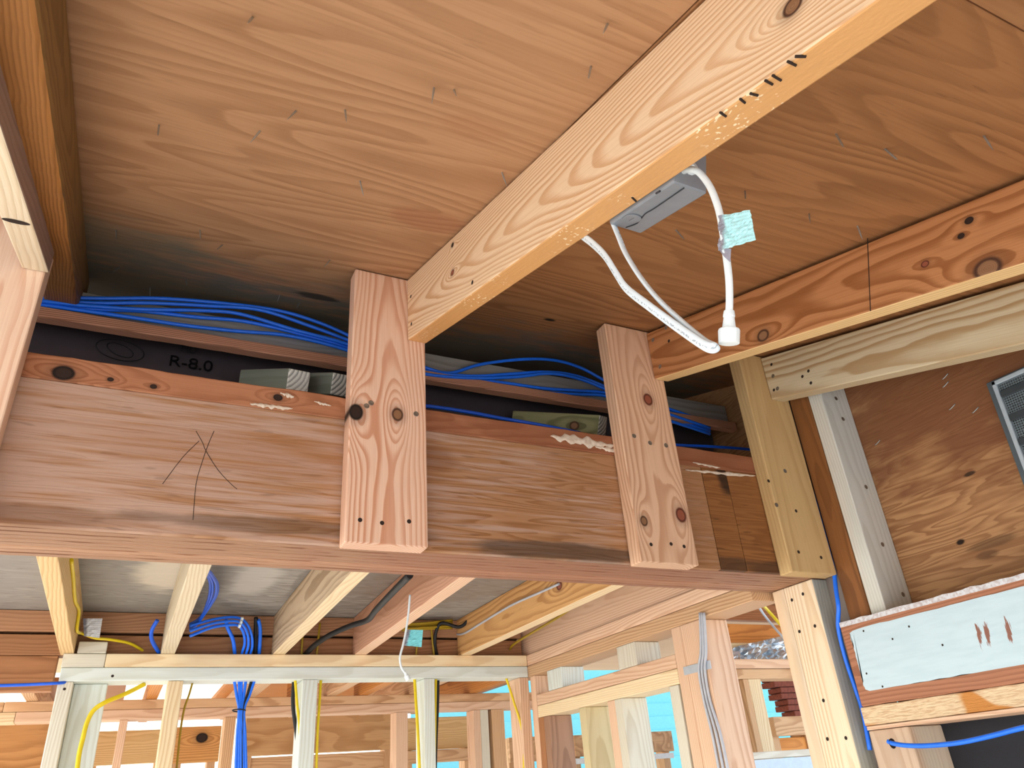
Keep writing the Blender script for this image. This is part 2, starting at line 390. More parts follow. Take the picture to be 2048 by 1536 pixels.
capm = wood('red_brown_cap', 'b07a58', '855030', 230, .05, .0, knots=local_knots(mw, dm, '-y', [(127, 746, .012, 'dark'), (556, 795, .006, 'dark'), (307, 773, .004, 'dark'), (221, 759, .0035, 'dark')]),
            contrast=.7, vary=.0, stain=[(.75, 0, .8, .1, '7c452a', .55)], rough=.7)
cap = bb('cap_board', cx, cyr, czr, 'x', capm, beam, bev=.002, seg=1, rag=.0022, ragf=lambda c: 1 if c.z > 0 else .15)
for P_ in ([(392, 862), (405, 885), (412, 902), (436, 940), (462, 968), (474, 978)], [(428, 862), (416, 890), (404, 925), (392, 968), (386, 1040)], [(398, 882), (365, 915), (325, 968)]):
    tube('surface_crack', [at(a, b, 'y', BY - .0001) for a, b in P_], .0005, M['hole'], beam, 4, n=3)
# plaster residue stuck on the cap and smeared at its joints
def blob(name, px0, py0, px1, py1, h, yy, mat, parent, seed=0, n=26, thin=.002):
    a, b = at(px0, py0, 'y', yy), at(px1, py1, 'y', yy); bm = bmesh.new(); rows = []
    for i in range(n + 1):
        t = i / n; c = a.lerp(b, t); e = math.sin(math.pi * t) ** .5
        k1 = .6 + .7 * noise.noise(Vector((t * 9, seed, .3))); k2 = .6 + .7 * noise.noise(Vector((t * 11, seed + 4, .9)))
        hi, lo = h * e * max(.12, k1), h * e * max(.12, k2)
        bul = thin * (1 + .8 * noise.noise(Vector((t * 17, seed, 2))))
        rows.append([bm.verts.new(Vector(q) - a) for q in ((c.x, yy, c.z + hi), (c.x, yy - bul, c.z + hi * .6), (c.x, yy - bul * 1.3, c.z), (c.x, yy - bul, c.z - lo * .6), (c.x, yy, c.z - lo))])
    for i in range(n):
        for k in range(4): bm.faces.new((rows[i][k], rows[i][k + 1], rows[i + 1][k + 1], rows[i + 1][k])).smooth = True
    return finish(bm, name, Matrix.Translation(a), mat, parent)
plast = plain('plaster', 'd8cbb8', .9, 0, .8, 120, 'b09478')
for i, q in enumerate([(1100, 872, 1228, 892, .017), (500, 808, 585, 818, .006), (1370, 940, 1510, 952, .006), (1190, 893, 1232, 902, .008), (560, 786, 588, 794, .006), (1385, 925, 1440, 936, .004), (628, 803, 662, 812, .004)]):
    blob('plaster_residue', *q, BY - .0012, plast, beam, i * 3.1)

# ================================================================== HANGERS AND RAFTERS
HY = (1.16, BY - .0012)
def lumber(name, x, y, z, a, col, label, cat, group=None, knots=(), face='-y', scr=(), holes=(), **kw):
    mw, dm = dims_of(x, y, z, a)
    m = wood(name + '_wood', col[0], col[1], knots=local_knots(mw, dm, face, knots), **kw)
    o = bb(name, x, y, z, a, m); tag(o, label, cat, group)
    screws(o, dm, face, scr); screws(o, dm, face, holes, 'hole', .0035)
    return o
GH = 'short timber hangers fixed to the header beam'
h0 = lumber('hanger_board', (-.355, -.214), HY, (.30, .894), 'z', ('ecd2b8', 'cf9c7c'), 'pinkish hanger board at the far left edge of the beam', 'hanger', GH, ring=190, cy=.05, contrast=.7)
h1 = lumber('hanger_board', (.2815, .4235), HY, (.3675, .9145), 'z', ('e9c6ab', 'c68a66'), 'pinkish hanger board with two knots carrying the bright central rafter', 'hanger', GH,
            knots=[(712, 824, .012, 'dark'), (795, 829, .010, 'tight')], scr=[(733, 812), (832, 828), (742, 806)], holes=[(720, 1040), (764, 1046), (818, 1043)], ring=210, cy=.055, cz=-.012, contrast=.95, warp=.009)
h2 = lumber('hanger_board', (.853, .993), HY, (.3675, .9145), 'z', ('dcb898', 'b98a68'), 'tan hanger board with four knots carrying the orange brown rafter', 'hanger', GH,
            knots=[(1296, 799, .011, 'red'), (1362, 1030, .012, 'red'), (1288, 1042, .008, 'tight')], scr=[(1300, 886), (1332, 891), (1268, 872)], holes=[(1302, 1089), (1342, 1088), (1368, 1093)], ring=150, cy=.06, cz=.01, contrast=.8)
h3 = lumber('hanger_board', (1.240, 1.372), HY, (.3675, .9145), 'z', ('c9ab78', 'a8814e'), 'yellowish tan hanger board beside the right wall carrying the pale rafter', 'hanger', GH,
            scr=[(1570, 942), (1553, 1010)], holes=[(1597, 1104), (1642, 1115), (1537, 962), (1592, 1022)], ring=120, cy=.10, cz=.02, contrast=.35, warp=.006)

def rafter(label, x0, x1, zb, ztop, y_end, y_near, skew, col, knots=(), scr=(), holes=(), bottom=None, name='rafter', depth=None, **kw):
    d = Vector((-skew, 1, SL)).normalized(); up = Vector((0, -SL, 1)).normalized(); up = (up - d * up.dot(d)).normalized(); th = up.cross(d)
    L = (y_end - y_near) / d.y; W = depth or (ztop - zb) * math.cos(math.atan(SL))
    end_top = Vector(((x0 + x1) / 2, y_end, ztop)); c = end_top - d * (L / 2) - up * (W / 2)
    dims = (L, x1 - x0, W); axes = (tuple(d), tuple(th), tuple(up)); mw = frame(c, axes)
    m = wood(name + '_wood', col[0], col[1], knots=local_knots(mw, dims, '+y', knots), **kw)
    fm = {'-z': bottom} if bottom else None
    bm = box_bm(dims, .0025, 2, list(fm) if fm else None)
    # far end is cut plumb against the hanger
    for v in bm.verts:
        if v.co.x > L / 2 - .01: v.co.x += (v.co.z - W / 2) * SL * -1 * -1
    o = finish(bm, name, mw, [m] + (list(fm.values()) if fm else []), None)
    tag(o, label, 'rafter', 'sloping rafters under the roof deck')
    screws(o, dims, '+y', scr); screws(o, dims, '+y', holes, 'hole', .0035)
    return o, dims
def speck(name, base, dots):
    g = G(name); x, y, z = g.xyz()
    n = g.noise(g.f('MULTIPLY', x, 160.0), g.f('MULTIPLY', y, 220.0), g.f('MULTIPLY', z, 100.0), 1.0)
    big = g.noise(g.f('MULTIPLY', x, 7.0), g.f('MULTIPLY', y, 5.0), z, 2.0)
    fib = g.noise(g.f('MULTIPLY', x, 10.0), g.f('MULTIPLY', y, 300.0), z, 2.0)
    col = g.mix(g.step(fib, .3, .8, 0.0, .35), lin(base), tuple(v * .72 for v in lin(base)))
    col = g.mix(g.f('MULTIPLY', g.step(n, .60, .68), g.step(big, .5, .6)), col, lin(dots))
    g.put(g.b.inputs['Base Color'], col); g.b.inputs['Roughness'].default_value = .5; g.bump(n, .0006, .4); return g.m
YE = 1.1595
r1, r1d = rafter('long bright pale rafter crossing the middle of the ceiling with an orange resin stained underside', .3865, .4240, .7705, .9130, YE, -1.0, .0235, ('e6cba6', 'c59668'),
      knots=[(1585, 12, .008, 'tight'), (905, 545, .005, 'red'), (905, 490, .004, 'dark')], holes=[(822, 593), (823, 648), (945, 565)], bottom=speck('resin_orange', 'd4a064', 'f2dcb4'), ring=300, cy=-.06, cz=.012, contrast=.9, warp=.008, taper=.045)
r2, r2d = rafter('orange brown rafter with large knots right of the hanging white cable', .9650, 1.0020, .7870, .9085, YE, -1.0, .0175, ('b88052', '8c562c'),
      knots=[(1526, 671, .011, 'tight'), (1975, 537, .015, 'tight'), (1938, 441, .005, 'dark'), (1850, 528, .005, 'red'), (1570, 545, .006, 'red'), (1922, 472, .004, 'dark')],
      scr=[(1306, 680), (1320, 733), (1332, 655)], holes=[(1338, 682)], bottom=M['gold'], ring=130, cy=-.06, cz=.01, contrast=1.0, warp=.014)
r3, r3d = rafter('pale grey yellow rafter along the top of the right wall', 1.3120, 1.3500, .7910, .9085, YE, -1.0, .02, ('cfc3a2', 'a8885c'), holes=[(1543, 729), (1605, 753), (1617, 742), (1622, 766), (1548, 780)],
      scr=[(1546, 752), (1555, 777)], ring=120, cy=-.07, cz=.0, contrast=.9, warp=.012)
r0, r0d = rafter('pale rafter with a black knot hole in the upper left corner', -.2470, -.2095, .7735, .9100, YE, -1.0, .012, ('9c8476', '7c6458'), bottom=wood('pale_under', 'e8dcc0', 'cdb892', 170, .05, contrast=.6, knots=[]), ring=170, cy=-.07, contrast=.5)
m_ = WM[r1.name]
for (a, b) in (((1272, 402), (1264, 394)), ((1440, 224), (1452, 232)), ((1500, 186), (1516, 190)), ((1530, 160), (1545, 168)), ((1545, 150), (1562, 160)), ((1575, 122), (1592, 130)), ((1590, 112), (1612, 112)), ((1480, 197), (1490, 205))):
    tube('splinter_nick', [m_ @ (hit(m_, r1d, *a, '-z') + Vector((0, 0, -.0004))), m_ @ (hit(m_, r1d, *b, '-z') + Vector((0, 0, -.0004)))], .0013, M['hole'], r1, 5)
# seam (pencil line) on the orange brown rafter
m_ = WM[r2.name]; a_, b_ = m_ @ hit(m_, r2d, 1735, 477, '+y'), m_ @ hit(m_, r2d, 1741, 622, '+y')
tube('saw_kerf', [a_, b_], .0009, M['hole'], r2, 5)
# knot hole of the left rafter, on its pale underside
m_ = WM[r0.name]; p_ = hit(m_, r0d, 32, 443, '-z')
bm = bmesh.new(); bmesh.ops.create_circle(bm, cap_ends=True, segments=20, radius=1)
bmesh.ops.scale(bm, vec=(.0075, .0165, 1), verts=bm.verts)
finish(bm, 'knot_hole', m_ @ Matrix.Translation(p_ + Vector((0, 0, -.0004))) @ Matrix.Rotation(math.pi, 4, 'X'), M['hole'], r0)
# old orange rafter
d = Vector((-.042, 1, SL)).normalized(); up = Vector((0, -SL, 1)).normalized(); up = (up - d * up.dot(d)).normalized(); th = up.cross(d)
pt = Vector((-.163, .62, roof_z(.62)))
Wd, Td, L = .098, .060, 2.75
c = pt + d * ((1.54 - .62) / d.y - L / 2) - up * (Wd / 2 + .001) + th * (Td / 2)
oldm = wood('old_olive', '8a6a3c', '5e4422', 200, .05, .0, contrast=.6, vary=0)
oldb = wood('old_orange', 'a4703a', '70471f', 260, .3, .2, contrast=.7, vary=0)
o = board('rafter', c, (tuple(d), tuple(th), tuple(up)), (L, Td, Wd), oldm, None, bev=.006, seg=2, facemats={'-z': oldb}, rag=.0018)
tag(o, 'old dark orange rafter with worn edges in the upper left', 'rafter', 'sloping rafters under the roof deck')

# ================================================================== CAVITY ABOVE THE BEAM
p1, p2 = at(400, 681, 'y', 1.42), at(1100, 797, 'y', 1.42)
LZ = (p1.z + p2.z) / 2
rim = bb('rim_board', (-.9, 1.46), (1.462, 1.4725), (LZ + .020, LZ + .095), 'x', wood('grey_rim', '94918a', '6a665e', 200, .2, .1, contrast=.5))
tag(rim, 'grey weathered board behind the bundle of blue cables above the beam', 'board')
led = bb('ledger_strip', (-.9, 1.46), (1.436, 1.4615), (LZ + .006, LZ + .030), 'x', wood('red_ledger', 'd09a7c', '8a5a40', 330, .3, .3, contrast=1.0, warp=.004), rag=.0012)
tag(led, 'thin reddish brown timber strip carrying the blue cables above the beam', 'board')
clo = bb('light_block_wall', (-1.5, 1.47), (2.46, 2.49), (.57, 1.33), 'x', M['brown'], bev=0); clo['kind'] = 'structure'  # closure added behind the cavity so no sky light leaks in
# flexible duct with print
DY, DZ, DR = 1.62, .872, .085
bm = bmesh.new(); n = 28; rings = []; NS = 180
for i in range(NS + 1):
    x = -1.3 + 2.755 * i / NS; rr = DR * (1 - .025 * (i % 2)) + .003 * noise.noise(Vector((x * 9, 0, 0)))  # right-hand length is added to darken the gap behind the beam
    rings.append([bm.verts.new((x, rr * math.cos(6.28318 * k / n), rr * math.sin(6.28318 * k / n))) for k in range(n)])
for i in range(NS):
    for k in range(n): bm.faces.new((rings[i][k], rings[i][(k + 1) % n], rings[i + 1][(k + 1) % n], rings[i + 1][k])).smooth = True
bm.faces.new(rings[0]); bm.faces.new(list(reversed(rings[-1])))
duct = finish(bm, 'flexible_duct', Matrix.Translation((0, DY, DZ)), plain('black_duct_film', '40363a', .75, 0, .2, 40), None)
tag(duct, 'black flexible air duct lying in the dark gap behind the beam', 'duct')
def text(s, name, p, size, mat, parent, ang, ext=.0008, spin=0.0):
    cu = bpy.data.curves.new(name, 'FONT'); cu.body = s; cu.size = size; cu.extrude = ext; cu.align_x = 'CENTER'; cu.align_y = 'CENTER'
    ob = bpy.data.objects.new('tmp', cu); COL.objects.link(ob); dg = bpy.context.evaluated_depsgraph_get()
    me = bpy.data.meshes.new_from_object(ob.evaluated_get(dg)); bpy.data.objects.remove(ob); me.materials.append(mat)
    return place(bpy.data.objects.new(name, me), Matrix.Translation(p) @ Matrix.Rotation(spin, 4, 'Z') @ Matrix.Rotation(ang, 4, 'X'), parent)
ink = plain('black_ink', '070607', .5)
def on_duct(px, py):
    r = ray(px, py); a = r.y ** 2 + r.z ** 2; b = -2 * (r.y * DY + r.z * DZ); c = DY ** 2 + DZ ** 2 - (DR + .005) ** 2
    t = (-b - math.sqrt(max(0, b * b - 4 * a * c))) / (2 * a); return r * t
p = on_duct(382, 728); text('R-8.0', 'printed_rating', p, .042, ink, duct, math.pi / 2 - math.atan2(DZ - p.z, DY - p.y) * 1.0 + math.radians(0) if False else math.radians(90) + math.atan2(p.z - DZ, DY - p.y))
p = on_duct(378, 700); text('HD', 'printed_mark', p, .022, ink, duct, math.radians(90) + math.atan2(p.z - DZ, DY - p.y))
for k in range(2):
    bm = bmesh.new(); pts = []
    for i in range(33):
        a = 6.28318 * i / 32; q = on_duct(240 + (48 - 22 * k) * math.cos(a), 700 + 9 * math.cos(a) + (20 - 8 * k) * math.sin(a)); pts.append(q)
    tube('printed_oval', pts, .0011, ink, duct, 4, n=2, caps=False)

def blk(label, px0, py0, px1, py1, ye, length, rise, side, knots=False, xd=0.0):
    a, b = at(px0, py0, 'y', ye), at(px1, py1, 'y', ye)
    d = Vector((xd, math.cos(rise), math.sin(rise))).normalized(); th = Vector((-1, 0, 0)); th = (th - d * th.dot(d)).normalized(); up = d.cross(th)
    Wd = abs(a.z - b.z) * 1.05; Td = abs(b.x - a.x)
    c = (a + b) / 2 + d * (length / 2)
    endm = wood('treated_end', 'f0f4ea', '46524a', 120, .05, .05, contrast=.9, vary=0)
    g = endm
    o = board('treated_timber', c, (tuple(d), tuple(th), tuple(up)), (length, Td, Wd), side, None, bev=.003, facemats={'-x': endm}); return tag(o, label, 'timber')
tr1 = wood('treated_green', '7d8478', '626a5c', 90, .05, .0, contrast=.6); tr2 = wood('treated_olive', '96966a', '6a6a44', 85, -.06, .0, contrast=.9, warp=.03, knots=[(-.06, .0, .010, 'tight')])
blk('green treated timber end with bold dark rings, left of the central hanger', 573, 740, 621, 786, 1.31, .20, .42, tr1, xd=-.4)
blk('green treated timber end half hidden behind the central hanger', 661, 748, 703, 792, 1.31, .20, .42, tr1, xd=-.4)
blk('olive treated timber with a knot between the two middle hangers', 1188, 833, 1222, 880, 1.30, .25, .42, tr2, xd=-.55)

# blue cables of the bundle
GB = 'blue cables lying along the ledger strip'
yl = 1.448
def pxtube(name, pts, r, mat, label, cat, group=None, parent=None, **kw):
    P = [at(a, b, ax, v) for (a, b, ax, v) in pts]
    o = tube(name, P, r, mat, parent, **kw)
    if label: tag(o, label, cat, group)
    return o
def row(off, pts): return [(a, b, 'y', yl + off) for a, b in pts]
LBN = [w_ + ' blue cable of the bundle along the reddish strip' + e_ for w_, e_ in (('topmost', ', arching right of the central hanger'), ('second from top', ''), ('middle', ''), ('second from bottom', ''), ('lowest', ', sagging below others'))]
runs = [
 [(-60, 578), (90, 593), (200, 597), (320, 597), (450, 607), (560, 622), (640, 646), (700, 672), (780, 708), (850, 735), (900, 746), (960, 729), (1040, 719), (1105, 720), (1160, 735), (1215, 764), (1290, 800), (1420, 846)],
 [(-60, 583), (90, 598), (190, 606), (300, 606), (420, 612), (520, 620), (620, 652), (700, 682), (790, 722), (850, 742), (940, 752), (1020, 748), (1090, 744), (1150, 751), (1215, 775), (1290, 808), (1420, 850)],
 [(-60, 588), (90, 603), (180, 612), (290, 619), (400, 621), (480, 628), (590, 660), (700, 690), (790, 730), (850, 748), (940, 756), (1030, 754), (1100, 747), (1160, 758), (1218, 781), (1300, 815), (1420, 856)],
 [(-60, 592), (90, 607), (180, 618), (280, 622), (390, 634), (490, 643), (600, 668), (700, 697), (790, 736), (850, 752), (930, 757), (1010, 766), (1090, 777), (1150, 781), (1220, 788), (1300, 822), (1420, 862)],
 [(-60, 598), (90, 611), (170, 622), (270, 636), (370, 651), (470, 662), (580, 672), (700, 702), (790, 741), (850, 757), (920, 763), (1000, 776), (1080, 785), (1150, 788), (1220, 794), (1300, 828), (1420, 868)]]
for i, rn in enumerate(runs):
    pxtube('blue_cable', row(-.006 * (i % 3), rn), .0042, M['blue'], LBN[i], 'cable', GB)
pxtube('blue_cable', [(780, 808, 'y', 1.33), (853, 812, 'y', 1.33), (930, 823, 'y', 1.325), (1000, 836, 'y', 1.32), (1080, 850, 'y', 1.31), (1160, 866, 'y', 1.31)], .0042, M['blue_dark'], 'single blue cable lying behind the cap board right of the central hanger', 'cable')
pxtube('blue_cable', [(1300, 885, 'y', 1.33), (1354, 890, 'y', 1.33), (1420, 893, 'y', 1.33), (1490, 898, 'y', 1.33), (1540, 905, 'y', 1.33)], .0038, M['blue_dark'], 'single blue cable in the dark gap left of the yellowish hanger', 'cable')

# ================================================================== JUNCTION BOX AND ITS CABLES
rm = WM[r1.name]; inv = rm.inverted()
def on_r1(px, py, drop=0.0):           # point at the level of the rafter's underside (minus drop), seen at a pixel
    o_ = inv @ Vector((0, 0, 0)); d_ = inv.to_3x3() @ ray(px, py); v = -r1d[2] / 2 - drop
    return o_ + d_ * ((v - o_.z) / d_.z)
A, B_, C_ = on_r1(1212, 452, .004), on_r1(1369, 372, .004), on_r1(1262, 462, .004)
x0, x1 = C_.x, B_.x; ysd = -r1d[1] / 2
wdt = .046
jb = empty('junction_box', rm @ Vector(((x0 + x1) / 2, ysd - wdt / 2, -r1d[2] / 2)), 'grey steel junction box screwed to the right side of the bright central rafter', 'box')
ax3 = tuple(tuple(rm.to_3x3() @ Vector(v)) for v in ((1, 0, 0), (0, 1, 0), (0, 0, 1)))
Lb, Hb = abs(x1 - x0), .05
cbl = Vector(((x0 + x1) / 2, ysd - .0006 - wdt / 2, -r1d[2] / 2 - .004 + Hb / 2))
body = board('box_body', rm @ cbl, ax3, (Lb, wdt, Hb), M['steel'], jb, bev=.002)
def onbox(px, py):
    return on_r1(px, py, .0046)
q = onbox(1264, 437); lathe('knockout', [(.011, 0), (.011, .0008), (.0095, .001), (0, .001)], rm @ Matrix.Translation(q) @ Matrix.Rotation(math.pi, 4, 'X'), M['steel'], jb, 20)
for (a, b) in (((1258, 440), (1268, 434)), ((1312, 387), (1320, 382))):
    tube('slot', [rm @ onbox(*a), rm @ onbox(*b)], .0012, M['steel_dark'], jb, 6)
tube('cover_seam', [rm @ onbox(*a) for a in ((1252, 455), (1275, 446), (1290, 428), (1310, 416), (1368, 376))], .0007, M['steel_dark'], jb, 5, n=3)
endc = rm @ Vector((x0 if x0 < x1 else x1, ysd - wdt / 2, -r1d[2] / 2 + Hb / 2))
yb = (rm @ cbl).y
far = rm @ Vector((max(x0, x1), 0, 0)); near = rm @ Vector((min(x0, x1), 0, 0))
lathe('cable_clamp', [(.010, 0), (.010, .012), (.007, .018)], Matrix.Translation(at(1362, 350, 'x', .462)) @ Vector((.3, -.9, .2)).to_track_quat('Z', 'Y').to_matrix().to_4x4(), M['white'], jb)

yn = near.y - .012
drv = empty('driver_lead', at(1400, 345, 'x', .456), 'white round lead looping from the box down past a crumpled label to a white plug', 'cable')
def seq(pts, y0, y1): 
    n = len(pts) - 1
    return [at(a, b, 'y', y0 + (y1 - y0) * i / n) for i, (a, b) in enumerate(pts)]
XL = .456
tube('lead', [at(a, b, 'x', XL) for a, b in ((1352, 356), (1366, 343), (1382, 339), (1398, 345), (1418, 370), (1432, 402), (1441, 435), (1448, 480), (1453, 515), (1458, 560), (1459, 600), (1458, 628))], .0036, M['white'], drv, 10)
pa, pb = at(1458, 622, 'x', XL), at(1458, 688, 'x', XL)
ln = (pb - pa).length
lathe('plug', [(.0048, 0), (.0055, .004), (.0055, ln * .18), (.0050, ln * .2), (.0062, ln * .5), (.0062, ln * .55), (.0095, ln * .56), (.0100, ln * .6), (.0096, ln * .98), (.006, ln)],
      Matrix.Translation(pa) @ (pb - pa).to_track_quat('Z', 'Y').to_matrix().to_4x4(), M['white'], drv, 16)
def label_mat(name, base, inkc):
    g = G(name); uvn = g.n('TexCoord'); sp = g.n('SeparateXYZ'); g.t.links.new(uvn.outputs['UV'], sp.inputs[0])
    u, v = sp.outputs[0], sp.outputs[1]
    ln_ = g.f('FRACT', g.f('MULTIPLY', v, 9.0)); wds = g.noise(g.f('MULTIPLY', u, 30.0), g.f('FLOOR', g.f('MULTIPLY', v, 9.0)), 3.0, 2.0)
    wd2 = g.noise(g.f('MULTIPLY', u, 90.0), g.f('MULTIPLY', v, 60.0), 1.0, 1.0)
    fac = g.f('MULTIPLY', g.f('MULTIPLY', g.step(ln_, .35, .45), g.step(ln_, .75, .85, 1.0, 0.0)), g.f('MULTIPLY', g.step(wds, .44, .5), g.step(wd2, .4, .5)))
    col = g.mix(g.f('MULTIPLY', fac, .38), lin(base), lin(inkc)); col = g.mix(g.step(u, .10, .28, 1.0, 0.0), col, g.mix(g.step(wd2, .4, .6), lin('a7a9b6'), lin('62646e')))
    g.put(g.b.inputs['Base Color'], col); g.b.inputs['Roughness'].default_value = .35; return g.m
def paper(name, corners, mat, parent, amp, nu=14, nv=12, seed=0.0, wrap=None):
    a, b, c, d = [Vector(q) for q in corners]; bm = bmesh.new(); uv = bm.loops.layers.uv.new('UVMap'); nrm = (b - a).cross(d - a).normalized(); vs = []
    for j in range(nv + 1):
        rw = []
        for i in range(nu + 1):
            u, v = i / nu, j / nv; p = a.lerp(b, u).lerp(d.lerp(c, u), v)
            k = noise.noise(Vector((u * 5 + v * 3 + seed, v * 2 + u, seed))) * (1.2 - u) + .5 * noise.noise(Vector((u * 11, v * 9, seed)))
            rw.append(bm.verts.new(p - a + nrm * amp * k))
        vs.append(rw)
    for j in range(nv):
        for i in range(nu):
            f = bm.faces.new((vs[j][i], vs[j][i + 1], vs[j + 1][i + 1], vs[j + 1][i]))
            for lp, (p, q) in zip(f.loops, ((i, j), (i + 1, j), (i + 1, j + 1), (i, j + 1))): lp[uv].uv = (p / nu, q / nv)
    r = bmesh.ops.extrude_face_region(bm, geom=list(bm.faces))
    for v in [x for x in r['geom'] if isinstance(x, bmesh.types.BMVert)]: v.co += nrm * .0004
    return finish(bm, name, Matrix.Translation(a), mat, parent)
yq = yn + .015
lab = label_mat('cyan_label', 'b4f0f4', '5a7480')
paper('tag_label', [at(1438, 502, 'x', XL - .003), at(1512, 480, 'x', XL - .008), at(1500, 420, 'x', XL - .006), at(1438, 432, 'x', XL - .003)], lab, drv, .0032, seed=2.3)
paper('tag_label', [at(1438, 500, 'x', XL - .003), at(1462, 497, 'x', XL - .003), at(1460, 524, 'x', XL - .0045), at(1449, 514, 'x', XL - .0045)], plain('tag_back', '9a9aa8', .4), drv, .001, 3, 3)

g = G('romex_print'); tc = g.n('TexCoord'); sp = g.n('SeparateXYZ'); g.t.links.new(tc.outputs['UV'], sp.inputs[0])
dash = g.noise(g.f('MULTIPLY', sp.outputs[0], 380.0), g.f('MULTIPLY', sp.outputs[1], 14.0), 0.0, 1.0)
v2 = g.f('FRACT', g.f('MULTIPLY', sp.outputs[1], 2.0)); band = g.f('MULTIPLY', g.step(v2, .40, .44), g.step(v2, .56, .60, 1.0, 0.0))
g.put(g.b.inputs['Base Color'], g.mix(g.f('MULTIPLY', band, g.step(dash, .5, .56, 0.0, .6)), lin('dceaf0'), lin('50606c'))); g.b.inputs['Roughness'].default_value = .4
romex = g.m
y1 = far.y if far.y < near.y else near.y
ybx = max(far.y, near.y)
XB = .4480; XC = .4400
loop = [at(*q, 'x', XB) for q in ((1226, 446), (1238, 475), (1252, 508), (1282, 556), (1320, 602), (1370, 648), (1412, 682))] + [at(1431, 692, 'x', (XB + XC) / 2)] + \
       [at(*q, 'x', XC) for q in ((1413, 693), (1360, 658), (1300, 614), (1254, 578), (1233, 548), (1210, 512), (1185, 487), (1158, 466))] + [at(1130, 440, 'x', .436)]
tag(tube('romex_cable', loop, .0054, romex, None, 16, .5, up=(.75, .2, -.55), n=10), 'flat white printed cable hanging in a loop below the grey junction box', 'cable')

# ================================================================== RIGHT WALL FRAMING
def simple(name, x, y, z, a, mat, label, cat, group=None, **kw): return tag(bb(name, x, y, z, a, mat, **kw), label, cat, group)
def roofy(y): return roof_z(y) - .001
GS = 'studs of the right wall'
pst_ = simple('wall_stud', (1.38, XW - .0006), (1.072, 1.1095), (.262, roofy(1.072) - .02), 'z', wood('pale_stud', 'd9d8cc', 'b4aea0', 140, .06, .01, contrast=.5, vary=0, tint='c6ccc4'), 'pale whitish stud with a row of screws beside the plywood wall', 'stud', GS, facemats={'-y': wood('pale_stud_side', 'd4d8d0', 'b4b4a8', 140, .06, .01, contrast=.4, vary=0)})
mw, dm = dims_of((1.38, XW - .0006), (1.072, 1.1095), (.262, roofy(1.072) - .02), 'z')
screws(pst_, dm, '-y', [(1672, 797), (1686, 838), (1732, 974), (1765, 1089), (1806, 1189), (1800, 1000)][:5]); 
simple('wall_stud', (1.378, XW - .0006), (1.1105, 1.165), (.262, roofy(1.11) - .02), 'zx', wood('old_brown_stud', '8a5a30', '5c3818', 200, .06, contrast=.6, vary=0), 'old dark brown stud left of the pale whitish stud', 'stud', GS)
simple('wall_stud', (1.40, XW - .0006), (1.180, 1.235), (-1.6, roofy(1.18) - .02), 'zx', wood('grey_dirty_stud', '8a8078', '5a5048', 200, .06, contrast=.5, vary=0, stain=[(.2, 0, .04, .03, '1c1a18', .9)]), 'dirty grey stud in the slot behind the blue vertical cable', 'stud', GS)
# fascia: painted board
fas = empty('painted_trim_board', (1.37, .2, .1), 'white painted board with chipped edges along the right wall', 'board')
brn = wood('bare_brown', 'b07a5c', '835238', 170, .06, contrast=.6, vary=0)
bb('board', (1.362, 1.3795), (-1.2, 1.182), (.1022, .2655), 'y', brn, fas, bev=.002, seg=1, rag=.0012)
def paint():
    bm = bmesh.new(); pts = []
    top = lambda y: .2475 + .002 * noise.noise(Vector((y * 30, 1, 0))) + .0035 * max(0, noise.noise(Vector((y * 70, 2, 0)))) - .004 * (1.16 - y) * 0
    bot = lambda y: .1285 + .0015 * noise.noise(Vector((y * 40, 3, 0)))
    lft = lambda z: 1.160 + .004 * noise.noise(Vector((z * 80, 4, 0))) + .0025 * noise.noise(Vector((z * 260, 5, 0)))
    for i in range(101): y = -1.15 + 2.3 * i / 100; pts.append((y, top(y)))
    for i in range(1, 30): z = .2475 - .119 * i / 30; pts.append((lft(z), z))
    for i in range(101): y = 1.15 - 2.3 * i / 100; pts.append((y, bot(y)))
    vs = [bm.verts.new((0, y, z)) for y, z in pts]; f = bm.faces.new(vs)
    bmesh.ops.triangulate(bm, faces=[f]); r = bmesh.ops.extrude_face_region(bm, geom=list(bm.faces))
    for v in [q for q in r['geom'] if isinstance(q, bmesh.types.BMVert)]: v.co.x -= .0012
    bmesh.ops.recalc_face_normals(bm, faces=bm.faces); return bm
g = G('white_paint'); x, y, z = g.xyz()
n_ = g.noise(g.f('MULTIPLY', y, 14.0), g.f('MULTIPLY', z, 90.0), x, 3.0); col = g.mix(g.step(n_, .35, .7, 0.0, .25), lin('c4dce4'), lin('a6c2cc'))
for (sy, sz) in ((at(1958, 1268, 'x', 1.361)[1:]), (at(1975, 1268, 'x', 1.361)[1:]), (at(2018, 1262, 'x', 1.361)[1:])):
    dy = g.f('MULTIPLY', g.f('ADD', g.f('SUBTRACT', y, sy), g.f('MULTIPLY', g.f('SUBTRACT', z, sz), .12)), 1 / .0055); dz = g.f('MULTIPLY', g.f('SUBTRACT', z, sz), 1 / .024)
    dd = g.f('ADD', g.f('SQRT', g.f('ADD', g.f('MULTIPLY', dy, dy), g.f('MULTIPLY', dz, dz))), g.f('MULTIPLY', g.f('SUBTRACT', g.noise(x, g.f('MULTIPLY', y, 500.0), g.f('MULTIPLY', z, 60.0), 2.0), .5), 2.2))
    col = g.mix(g.step(dd, .6, .9, 1.0, 0.0), col, lin('8a5a48'))
g.put(g.b.inputs['Base Color'], col); g.b.inputs['Roughness'].default_value = .45; g.bump(n_, .0006, .5)
finish(paint(), 'paint_layer', Matrix.Translation((1.3615, 0, 0)), g.m, fas)
